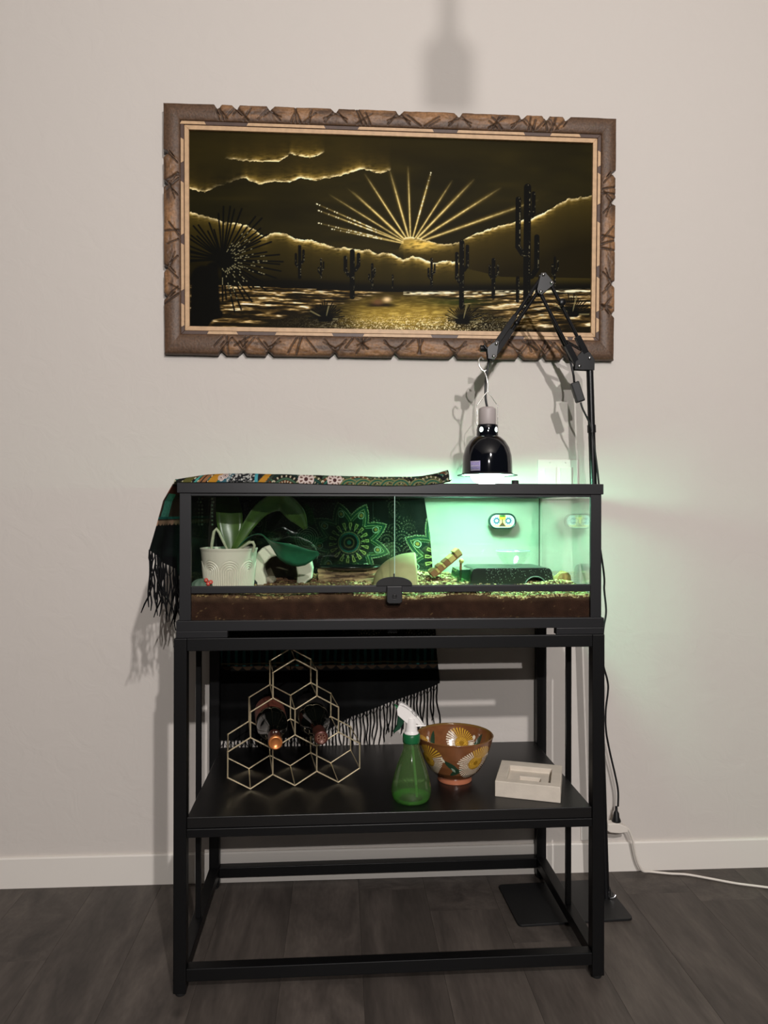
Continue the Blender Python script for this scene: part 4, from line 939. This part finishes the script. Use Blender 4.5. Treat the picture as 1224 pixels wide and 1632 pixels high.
m = MB(); m.lathe([(.026,.0022),(.034,.0008),(.0395,.0032),(.0418,.0100),(.0400,.0105),(.0370,.0060),(.030,.0040),(.026,.0036)], (0,0,0), 48); part('caustic_ring', m, thin_glass('caustic_green', (.5,.9,.3), .08, .05, (.22,.72,.10), .38), spb, org=(0,0,0))  # added ring, its bright green stands for the caustic at the bottle's foot
GCAP = mat('green_plastic', (24, 92, 52), rough=.3, spec=.5)
DGRN = mat('dark_green_plastic', (14, 58, 38), rough=.35)
m = MB(); m.lathe([(.0150,.128),(.0192,.129),(.0196,.131),(.0196,.146),(.0180,.1485),(.0145,.149)], (0,0,0), 48, cap1=True); part('collar', m, GCAP, spb, org=(0,0,0))
WP = mat('white_sprayer_plastic', (232, 228, 224), rough=.3, spec=.5)
m = MB(); m.lathe([(.0165,.1490),(.0168,.1515),(.0140,.1535),(.0128,.165),(.0120,.176),(.0105,.184)], (0,0,0), 36, cap1=True)
head = [(-.0335,.2050),(-.0320,.1915),(-.0190,.1800),(-.0105,.1720),(.0105,.1720),(.0150,.1690),(.0255,.1672),(.0210,.1770),(.0120,.1890),(-.0010,.2020),(-.0130,.2110),(-.0220,.2160),(-.0280,.2160)]
m.prism(head, -.0075, .0075, 'xz'); hd_ = part('trigger_head', m, WP, spb, org=(0,0,0), bevel=.0015)
m = MB(); m.prism([(-.0300,.2165),(-.0230,.2190),(-.0125,.2135),(.0005,.2035),(.0135,.1900),(.0225,.1780),(.0275,.1695),(.0240,.1680),(.0190,.1765),(.0100,.1880),(-.0025,.2000),(-.0145,.2090)], -.0090, .0090, 'xz'); part('top_shroud', m, WP, spb, org=(0,0,0), bevel=.0012)
m = MB(); m.prism([(.0080,.1655),(.0320,.1668),(.0325,.1688),(.0080,.1685)], -.0095, .0095, 'xz'); part('rear_tab', m, WP, spb, org=(0,0,0), bevel=.0008)
INK = mat('dark_print', (52, 50, 52), rough=.6)
t1 = text_part('printed_word', 'FILTER', .0062, INK, spb, (.0055, -.0092, .1950), (PI/2, .78, 0))
m = MB()
for q in range(6): x_ = -.0205+q*.0027; z_ = .2135-q*.00165; m.tube([(x_, -.0090, z_-.0012), (x_+.0014, -.0090, z_+.0012)], .0003, 4)
part('printed_strokes', m, INK, spb, org=(0,0,0))
m = MB(); m.lathe([(.0062,.012),(.0072,0),(.0068,-.002),(.0001,-.002)], (0,0,0), 20, 'x'); m.v = [(-.0345+x*.9-z*.45, y, .2085+z*.9+x*.45*-1) for x, y, z in m.v]; part('nozzle', m, GCAP, spb, org=(0,0,0))
m = MB(); m.prism([(-.0300,.1930),(-.0185,.1800),(-.0160,.1780),(-.0185,.1730),(-.0260,.1600),(-.0400,.1510),(-.0415,.1530),(-.0330,.1680)], -.0055, .0055, 'xz'); part('trigger', m, DGRN, spb, org=(0,0,0), bevel=.0015)
# ---- painted bowl
CX, CY = .6290, .1870
prof_o = [(.0410,0),(.0420,.002),(.0405,.010),(.0395,.0125),(.0480,.0165),(.0620,.0300),(.0740,.0500),(.0830,.0720),(.0890,.0930),(.0920,.1050),(.0935,.1085)]
prof_i = [(.0920,.1100),(.0895,.1085),(.0880,.1010),(.0850,.0900),(.0790,.0710),(.0700,.0510),(.0580,.0320),(.0400,.0190),(.0200,.0150),(.0005,.0145)]
def resample(pr, n):
    pr = np.array(pr); d = np.r_[0, np.cumsum(np.hypot(*np.diff(pr, axis=0).T))]; s = np.linspace(0, d[-1], n); return np.stack([np.interp(s, d, pr[:, 0]), np.interp(s, d, pr[:, 1])], 1)
n = 720; po_ = resample(prof_o, 130); pi_ = resample(prof_i, 120); P_ = np.vstack([po_, pi_]); inside = np.r_[np.zeros(130, bool), np.ones(120, bool)][:, None]
an = np.linspace(0, 2*PI, n+1)[None, :]; r = P_[:, :1]; h = P_[:, 1:]
X = r*np.cos(an); Y = r*np.sin(an); Z = np.broadcast_to(h, X.shape)
C = np.zeros(X.shape+(3,)) + G((122, 77, 46)); C = C*(.8+.35*fbm(an*6+h*0, h*90, 3))[..., None]
foot = (~inside) & (h < .0125) & (an > -1); C[foot] = (G((172, 106, 78))*np.ones(C.shape))[foot]
def flower(ang, hc, rad, ins, ny=46, yel=(0, 2.6)):
    da = (an-ang+PI) % (2*PI)-PI; dx = da*.075; dy = (h-hc)*1.12; rr_ = np.hypot(dx, dy); th = np.arctan2(dy, dx)
    k_ = (th/(2*PI)*ny) % 1; wob = rad*(.92+.12*np.sin(np.floor(th/(2*PI)*ny)*12.9)); side = inside if ins else ~inside
    on = side & (rr_ < wob) & (rr_ > .004) & (np.abs(k_-.5) < .25+.10*(rr_ < rad*.35))
    y_ = ((th > yel[0]) & (th < yel[1])) | (rr_ < rad*.42)
    C[on & ~y_] = G((236, 224, 200)); C[on & y_] = G((214, 168, 56)); C[side & (rr_ < .006)] = G((150, 110, 30))
def blade(ang, hc, ln, tilt, ins, c=(38, 62, 44), wd=.007):
    da = (an-ang+PI) % (2*PI)-PI; dx = da*.075; dy = (h-hc)*1.1; p = dx*math.cos(tilt)+dy*math.sin(tilt); q = -dx*math.sin(tilt)+dy*math.cos(tilt)
    side = inside if ins else ~inside; C[side & (np.abs(p) < ln) & (np.abs(q) < wd*(1-(p/ln)**2))] = G(c)
# inside, as seen on the far wall (world +v is pi/2)
for q_ in range(4):
    blade(PI/2+.62+q_*1.57, .070, .030, 1.9, True); blade(PI/2+.70+q_*1.57, .060, .012, 1.9, True, (120, 150, 124), .0035); blade(PI/2+.78+q_*1.57, .082, .006, 1.4, True, (230, 220, 200), .004); blade(PI/2+.83+q_*1.57, .066, .007, 2.2, True, (230, 220, 200), .004)
    flower(PI/2-.40+q_*1.57, .064, .041, True, 38, (.9, 2.7))
for q_ in range(4):
    a0 = -PI/2+.50+q_*1.57
    blade(a0-.75, .055, .026, 2.4, False); blade(a0-.62, .040, .020, .6, False); blade(a0-.70, .046, .008, 2.2, False, (150, 170, 150), .003); blade(a0-1.0, .070, .007, 2.1, False, (230, 220, 200), .003)
    flower(a0, .062, .046, False, 42, (.5, 2.0))
C[(inside) & (h > .106) & (an > -1)] = G((120, 90, 46))
V = np.stack([X, Y, Z], -1).reshape(-1, 3)
o = link_mesh('painted_bowl', V, grid_faces(250, n+1), attr_mat('glazed_slipware', rough=.16, spec=.55, coat=.3), None, (0,0,0), smooth=True, col=C.reshape(-1, 3))
place(o, (CX, CY, ZS), 'S', 0); tag(o, 'brown glazed footed bowl painted with yellow and white daisies on the shelf', 'bowl')
# ---- stepped plaster block
PLAS = mat('raw_plaster', (206, 196, 182), rough=.85, spec=.2, noise=.1, nscale=30, bump=.2, bscale=150)
TW, TD, TH = .1452, .145, .036
tb = MB()
def rect(x0, y0, x1, y1, z): return [(x0,y0,z),(x1,y0,z),(x1,y1,z),(x0,y1,z)]
levels = [rect(0,0,TW,TD,0), rect(0,0,TW,TD,TH), rect(.024,.022,.122,.112,TH), rect(.024,.022,.122,.112,TH-.012), rect(.050,.034,.098,.078,TH-.012), rect(.050,.034,.098,.078,TH-.024)]
vs = [p for l in levels for p in l]; fs = [(3,2,1,0)] + [(l*4+i, l*4+(i+1) % 4, l*4+4+(i+1) % 4, l*4+4+i) for l in range(5) for i in range(4)] + [(20,21,22,23)]
tb.add(vs, fs); single('plaster_block', tb, PLAS, 'off-white square plaster block with a stepped rectangular recess, right end of shelf', 'block', (.7027, .0740, ZS), rot=-.335, local=True, bevel=.0018)

# ============================================================ LAMP STAND AND LAMP (world frame)
ARM = mat('satin_black_metal', (15, 15, 17), rough=.36, spec=.35)
ls = thing('lamp_stand', 'black pole stand with folding scissor arm standing right of the terrarium', 'stand', (.585, -.16, 0), 'W')
m = MB(); cth, sth = math.cos(.045), math.sin(.045); bc = (.583, -.163)
def rr_poly(w_, h_, r, s=6):
    o = []
    for cx, cy, a0 in ((w_-r, h_-r, 0), (-w_+r, h_-r, PI/2), (-w_+r, -h_+r, PI), (w_-r, -h_+r, 1.5*PI)):
        for i in range(s+1): a = a0+PI/2*i/s; o.append((cx+r*math.cos(a), cy+r*math.sin(a)))
    return o
m.prism([(bc[0]+x*cth-y*sth, bc[1]+x*sth+y*cth) for x, y in rr_poly(.148, .098, .012)], 0.0002, .0062, 'xy'); part('base_plate', m, mat('base_plate_black', (16, 16, 17), rough=.5), ls, bevel=.0008)
PB, PT = Vector((.7035, -.150, .006)), Vector((.6560, -.155, 1.408))
def pp(z): t = (z-PB.z)/(PT.z-PB.z); return PB + (PT-PB)*t
m = MB(); m.tube([PB, PT], .0092, 20); part('pole', m, ARM, ls)
m = MB(); m.tube([pp(1.236), pp(1.256)], .0112, 20); cl = part('collar', m, ARM, ls)
m = MB(); m.tube([pp(.006), pp(.030)], .0125, 20); part('pole_socket', m, ARM, ls)
m = MB(); c_ = pp(.012); m.tube([c_+Vector((.006, -.012, -.003)), c_+Vector((.017, -.016, .001)), c_+Vector((.021, -.014, .006))], [.003, .0042, .003], 10); part('clamp_screw', m, SCREW, ls)
YA = -.158
def plate(name, pts, y0, y1, par=ls): m = MB(); m.prism(pts, y0, y1, 'xz'); return part(name, m, ARM, par, bevel=.0008)
def screw(x, y, z, par): m = MB(); m.lathe([(.0001, -.0035), (.0030, -.0032), (.0046, -.0015), (.0048, 0), (.0048, .002)], (x, y, z), 14, 'y'); return part('screw', m, SCREW, par)
S1, S2 = (.6511, 1.4309), (.6241, 1.4090); E1, E2, E3 = (.5180, 1.6357), (.5394, 1.6151), (.5114, 1.5918); H1, H2 = (.3845, 1.4435), (.3781, 1.4120)
br = plate('pole_bracket', [(.6120, 1.4005), (.6650, 1.3990), (.6655, 1.4270), (.6530, 1.4450), (.6350, 1.4520), (.6150, 1.4300)], YA-.009, YA-.006)
plate('pole_bracket', [(.6120, 1.4005), (.6650, 1.3990), (.6655, 1.4270), (.6530, 1.4450), (.6350, 1.4520), (.6150, 1.4300)], YA+.006, YA+.009)
screw(S1[0], YA-.009, S1[1], br); screw(S2[0], YA-.009, S2[1], br)
def tub(name, a, ya, b, yb, r=.0042, n=12):
    m = MB(); m.tube([(a[0], ya, a[1]), (b[0], yb, b[1])], r, n); return part(name, m, ARM, ls)
YE, YH = -.192, -.246
def bar(name, a, ya, b, yb, w_, th):   # flat U-channel arm, wide in its plane
    A, B = Vector((a[0], ya, a[1])), Vector((b[0], yb, b[1])); d = (B-A).normalized(); s = d.cross(Vector((0, 1, 0))).normalized(); o = s.cross(d).normalized()
    vs = [tuple(p + s*sx*w_/2 + o*so*th/2) for p in (A, B) for sx, so in ((-1,-1),(1,-1),(1,1),(-1,1))]
    m = MB(); m.add(vs, [(0,3,2,1),(4,5,6,7),(0,1,5,4),(1,2,6,5),(2,3,7,6),(3,0,4,7)]); return part(name, m, ARM, ls, bevel=.0006)
def lerp(a, b, t): return (a[0]+(b[0]-a[0])*t, a[1]+(b[1]-a[1])*t)
def ly(a, b, t): return a+(b-a)*t
tub('lower_arm_rod', S1, YA, E2, YE, .0046); tub('lower_arm_rod', S2, YA, E3, YE, .0046)
bar('lower_arm_channel', lerp(S1, E2, -.02), YA, lerp(S1, E2, .30), ly(YA, YE, .3), .0150, .012); bar('lower_arm_channel', lerp(S2, E3, -.02), YA, lerp(S2, E3, .30), ly(YA, YE, .3), .0150, .012)
# counter spring between the lower rods
def spring(a, ya, b, yb, r, turns):
    A, B = Vector((a[0], ya, a[1])), Vector((b[0], yb, b[1])); d = B-A; s = d.normalized().cross(Vector((0,1,0))).normalized(); o = s.cross(d.normalized())
    m = MB(); m.tube([A + d*t + (s*math.cos(t*turns*2*PI)+o*math.sin(t*turns*2*PI))*r for t in np.linspace(0, 1, turns*10)], .0010, 5); return part('tension_spring', m, ARM, ls)
spring(lerp(S1, E2, .10), YA-.002, lerp(S2, E3, .36), ly(YA, YE, .36), .0034, 22)
kn = MB(); kp_ = lerp(S1, E2, .74); ky = ly(YA, YE, .74); kn.lathe([(.0001,-.018),(.0085,-.018),(.0095,-.016),(.0095,-.007),(.004,-.006),(.004,.004)], (kp_[0], ky, kp_[1]), 18, 'y'); part('tension_knob', kn, ARM, ls)
el = plate('elbow_plate', [(E1[0]-.006, E1[1]+.005), (E1[0]+.006, E1[1]+.006), (E2[0]+.007, E2[1]+.001), (E2[0]+.003, E2[1]-.007), (E3[0]+.002, E3[1]-.008), (E3[0]-.008, E3[1]-.003), (E3[0]-.010, E3[1]+.006)], YE-.010, YE-.007)
plate('elbow_plate', [(E1[0]-.006, E1[1]+.005), (E1[0]+.006, E1[1]+.006), (E2[0]+.007, E2[1]+.001), (E2[0]+.003, E2[1]-.007), (E3[0]+.002, E3[1]-.008), (E3[0]-.008, E3[1]-.003), (E3[0]-.010, E3[1]+.006)], YE+.007, YE+.010)
for e in (E1, E2, E3): screw(e[0], YE-.010, e[1], el)
E4 = (E3[0]-.004, E3[1]+.004)
tub('upper_arm_rod', E1, YE, H1, YH, .0046); tub('upper_arm_rod', E4, YE, H2, YH, .0046)
bar('upper_arm_channel', lerp(E1, H1, .60), ly(YE, YH, .60), lerp(E1, H1, 1.02), YH, .0125, .011); bar('upper_arm_channel', lerp(E4, H2, .60), ly(YE, YH, .60), lerp(E4, H2, 1.02), YH, .0125, .011)
bar('upper_arm_channel', lerp(E1, H1, .05), YE, lerp(E1, H1, .30), ly(YE, YH, .30), .0080, .010)
spring(lerp(E1, H1, .12), YE, lerp(E4, H2, .55), ly(YE, YH, .55), .0030, 24)
mk_ = MB(); pq = lerp(E4, H2, .50); mk_.lathe([(.0001,-.010),(.0060,-.010),(.0060,.008),(.0001,.008)], (pq[0], ly(YE, YH, .5), pq[1]), 14, 'y'); part('rod_joint', mk_, ARM, ls)
hb = plate('head_bracket', [(.3920,1.4500),(.3860,1.4520),(.3700,1.4420),(.3610,1.4330),(.3640,1.4060),(.3800,1.4040),(.3860,1.4120)], YH-.009, YH-.005)
plate('head_bracket', [(.3920,1.4500),(.3860,1.4520),(.3700,1.4420),(.3610,1.4330),(.3640,1.4060),(.3800,1.4040),(.3860,1.4120)], YH+.005, YH+.009)
screw(H1[0], YH-.009, H1[1], hb); screw(H2[0], YH-.009, H2[1], hb)
m = MB(); m.tube([(.3460,YH,1.4330),(.3530,YH,1.4330),(.3660,YH,1.4310)], [.0085,.0085,.005], 14); m.tube([(.3530,YH-.010,1.4400),(.3600,YH-.010,1.4300)], .0028, 8); part('head_knob', m, ARM, hb, org=tuple(ls['_o']))
# ---- hanging dome lamp
LX, LY = .3630, -.250
DOMEM = mat('gloss_black_enamel', (10, 12, 18), rough=.08, spec=.45, coat=.25)
REF = mat('white_reflector', (240, 245, 240), rough=.3, metal=0)
dl_ = thing('dome_lamp', 'glossy black dome heat lamp hanging from the arm, lit green-white', 'lamp', (LX, LY, 1.117), 'W')
po2 = [(.0622,1.1195),(.0622,1.1230),(.0618,1.1420),(.0600,1.1650),(.0545,1.1850),(.0455,1.2000),(.0340,1.2110),(.0255,1.2155)]
m = MB(); m.lathe([(r_, z_) for r_, z_ in po2], (LX, LY, 0), 72); dm = part('dome', m, DOMEM, dl_)
m = MB(); m.lathe([(.0612,1.1196),(.0640,1.1170),(.0745,1.1160),(.0745,1.1172),(.0640,1.1195),(.0624,1.1215)], (LX, LY, 0), 72); part('rim_flange', m, RUB, dm, org=tuple(dl_['_o']))
m = MB(); m.lathe([(.0618,1.1180),(.0612,1.1190),(.0608,1.1225),(.0604,1.1420),(.0586,1.1640),(.0532,1.1835),(.0445,1.1982),(.0330,1.2090),(.0001,1.2130)], (LX, LY, 0), 72); part('reflector', m, REF, dm, org=tuple(dl_['_o']))
m = MB(); m.lathe([(.0265,1.2150),(.0268,1.2165),(.0262,1.2400),(.0250,1.2420),(.0220,1.2425)], (LX, LY, 0), 48); cbk = part('socket_collar', m, DOMEM, dl_)
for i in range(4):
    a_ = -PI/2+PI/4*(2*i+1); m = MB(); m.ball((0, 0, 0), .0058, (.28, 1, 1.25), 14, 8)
    m.v = [(LX+.0258*math.cos(a_)+x*math.cos(a_)-y*math.sin(a_), LY+.0258*math.sin(a_)+x*math.sin(a_)+y*math.cos(a_), 1.2285+z) for x, y, z in m.v]; part('vent_glow_spot', m, mat('vent_glow', (240, 250, 245), rough=.3, emit=((.8, 1, .9), 1.6)), cbk, org=tuple(dl_['_o']))  # solid glowing spots stand for lamp light leaking through the collar vents
m = MB(); m.lathe([(.0001,1.2860),(.0150,1.2860),(.0200,1.2830),(.0215,1.2790),(.0215,1.2440),(.0205,1.2420)], (LX, LY, 0), 40); part('ceramic_socket', m, mat('grey_porcelain', (168, 158, 156), rough=.5), dl_)
gb_ = mat('lamp_glow', (255, 255, 255), emit=((.36, 1.0, .63), BULB))
m = MB(); m.lathe([(.0001,1.0930),(.012,1.0940),(.024,1.0975),(.034,1.1035),(.0400,1.1110),(.0410,1.1200),(.0370,1.1350),(.0250,1.1600),(.016,1.1800),(.0150,1.2000)], (LX, LY, 0), 40); part('bulb', m, gb_, dl_)
m = MB(); m.prism([(-.012,-.0135),(.012,-.0135),(.012,.0135),(-.012,.0135)], -.0003, 0, 'xz')
n_ = 10; vs = []; 
for j in range(2):
    for i in range(n_+1): a_ = math.radians(-90-52+i*25/n_); vs.append((LX+.0626*math.cos(a_), LY+.0626*math.sin(a_), 1.1250+j*.0240))
m = MB(); m.add(vs, [(i, i+1, n_+2+i, n_+1+i) for i in range(n_)], True)
stk = part('sticker', m, mat('lilac_sticker', (168, 156, 206), rough=.4, noise=.3, nscale=400), dl_, solid=.0004)
m = MB()
for z_ in (1.1268, 1.1370, 1.1475):
    m.tube([(LX+.0630*math.cos(math.radians(t)), LY+.0630*math.sin(math.radians(t)), z_) for t in np.linspace(-140, -119, 8)], .0005, 5)
part('sticker_print', m, WINK, stk, org=tuple(dl_['_o']))
WIRE = mat('bright_wire', (220, 218, 212), rough=.25, metal=.9)
m = MB(); m.tube([(LX-.0262, LY, 1.228),(LX-.0262, LY, 1.290),(LX-.003, LY, 1.322),(LX+.001, LY, 1.326),(LX+.004, LY, 1.322),(LX+.0262, LY, 1.290),(LX+.0262, LY, 1.228)], .0011, 8); part('bail_wire', m, WIRE, dl_)
m = MB(); m.tube([(LX+.001, LY, 1.324),(LX+.001, LY, 1.345),(LX-.002, LY, 1.362),(LX-.008, LY, 1.3755),(LX-.0100, LY, 1.3770)], .0020, 8); part('hanging_link', m, WIRE, dl_)
m = MB(); m.tube([(.3545,LY+.004,1.4050),(.3480,LY+.003,1.4120),(.3415,LY+.002,1.4040),(.3420,LY,1.3900),(.3485,LY,1.3790),(.3555,LY,1.3755),(.3600,LY,1.3780)], .0021, 10); part('snap_hook', m, WIRE, dl_)
CORD = mat('black_cord', (16, 16, 17), rough=.45)
def smooth_path(pts, n=60):
    P = [Vector(p) for p in pts]; out = []
    for i in range(n+1):
        x = i/n*(len(P)-1); k_ = min(int(x), len(P)-2); f = x-k_; a0, a1, a2, a3 = P[max(k_-1, 0)], P[k_], P[k_+1], P[min(k_+2, len(P)-1)]
        out.append(.5*((2*a1)+(a2-a0)*f+(2*a0-5*a1+4*a2-a3)*f*f+(3*a1-a0-3*a2+a3)*f**3))
    return out
pole_in = pp(1.262)
m = MB(); m.tube(smooth_path([(LX, LY, 1.285),(LX-.003, LY+.006, 1.310),(LX-.002, LY+.010, 1.350),(LX+.004, LY+.012, 1.390),(LX+.010, YH+.012, 1.410),(.40, YH+.014, 1.437),(.455, -.205, 1.522),(.505, -.178, 1.590),(.520, -.176, 1.596),(.560, -.160, 1.515),(.600, -.150, 1.440),(.612, -.152, 1.395),(.6110, -.165, 1.368)], 120), .0030, 8)
m.tube(smooth_path([(.6280, -.166, 1.314),(.6340, -.166, 1.296),(.6480, -.164, 1.270),(pole_in.x-.004, -.163, 1.250),(pp(1.2).x+.003, -.162, 1.2)], 30), .0026, 8)
m.tube(smooth_path([(pp(1.2).x+.003, -.162, 1.2),(pp(1.12).x+.012, -.158, 1.12),(pp(1.08).x+.014, -.156, 1.07),(pp(1.0).x+.006, -.155, 1.0),(.7060, -.125, .86),(.7163,-.10,.8143),(.7216,-.10,.7545),(.7140,-.10,.7032),(.716,-.09,.62),(.7400,-.06,.560),(.7462,-.05,.5283),(.7395,-.05,.470),(.7407,-.05,.4144),(.7553,-.042,.3495),(.7700,-.04,.290),(.7789,-.04,.2433),(.7789,-.04,.1992)], 160), .0028, 8)
pc = part('power_cord', m, CORD, dl_)
m = MB(); aa_ = .33; c0 = Vector((.6192, -.165, 1.3409))
m.box((-.0115, -.009, -.027), (.0115, .009, .027)); m.v = [(c0.x+x*math.cos(aa_)-z*math.sin(-aa_)*-1*-1, c0.y+y, c0.z+x*0+z*math.cos(aa_)-x*math.sin(-aa_)*-1*-1) for x, y, z in m.v]
m.v = []; m.f = []; m.sm = []
m.box((-.0115, -.009, -.027), (.0115, .009, .027)); m.v = [(c0.x+x*math.cos(aa_)-z*math.sin(aa_), c0.y+y, c0.z+x*math.sin(aa_)+z*math.cos(aa_)) for x, y, z in m.v]
bx_ = part('inline_switch', m, CORD, pc, org=tuple(dl_['_o']), bevel=.003)
m = MB(); m.lathe([(.0034,.042),(.0040,.030),(.0075,.024),(.0090,.012),(.0125,.004),(.0125,0),(.0001,0)], (.7740, -.040, .1570), 20); part('plug', m, CORD, pc, org=tuple(dl_['_o']))
# ---- white extension cord and wall outlet
WCB = mat('white_cord_plastic', (222, 214, 204), rough=.45)
ex = thing('extension_cord', 'white extension cord with a flat socket block, running along the floor to the right', 'cord', (.775, -.03, .14), 'W')
m = MB(); m.prism([(.7440,.136),(.7460,.156),(.7760,.1565),(.8030,.1440),(.8045,.1300),(.7800,.1270),(.7520,.1300)], -.052, -.026, 'xz'); part('socket_block', m, WCB, ex, bevel=.003)
m = MB(); m.tube(smooth_path([(.8035,-.038,.1365),(.812,-.037,.128),(.824,-.035,.098),(.8320,-.033,.060),(.8420,-.031,.030),(.8560,-.026,.009),(.8800,-.0225,.0042),(.930,-.036,.0042),(.975,-.044,.0042),(1.03,-.070,.0042),(1.09,-.100,.0042),(1.1700,-.128,.0042),(1.30,-.18,.0042),(1.55,-.30,.0042)], 160), .0032, 8); part('cable', m, WCB, ex)
wo = thing('wall_outlet', 'white outlet plate on the wall behind the right stand leg holding a plug', 'outlet', (.715, 0, .140), 'W', local=True)
m = MB(); m.box((-.030, -.0055, -.050), (.026, 0, .046)); part('plate', m, SWP, wo, org=(0,0,0), bevel=.0015)
m = MB(); m.box((.012, -.0300, -.016), (.046, -.0056, .012)); part('plug_adapter', m, WCB, wo, org=(0,0,0), bevel=.003)
# ---- pendant that throws the soft shadow above the picture
pd = thing('pendant_lamp', 'small dark pendant hanging in the room, known by its soft shadow above the picture', 'lamp', (.2114, -2.6, 1.962), 'W')
m = MB(); m.lathe([(.0188,1.960),(.0190,2.003),(.0170,2.008),(.0100,2.013),(.0068,2.019),(.0068,2.040),(.0001,2.041)], (.2114,-2.6,0), 36); part('shade', m, ARM, pd)
m = MB(); m.tube([(.2114,-2.6,2.04),(.2114,-2.6,3.399)], .0058, 10); part('pendant_stem', m, CORD, pd)
m = MB(); m.lathe([(.0001,3.385),(.045,3.385),(.05,3.3995)], (.2114,-2.6,0), 30); part('ceiling_rose', m, ARM, pd)
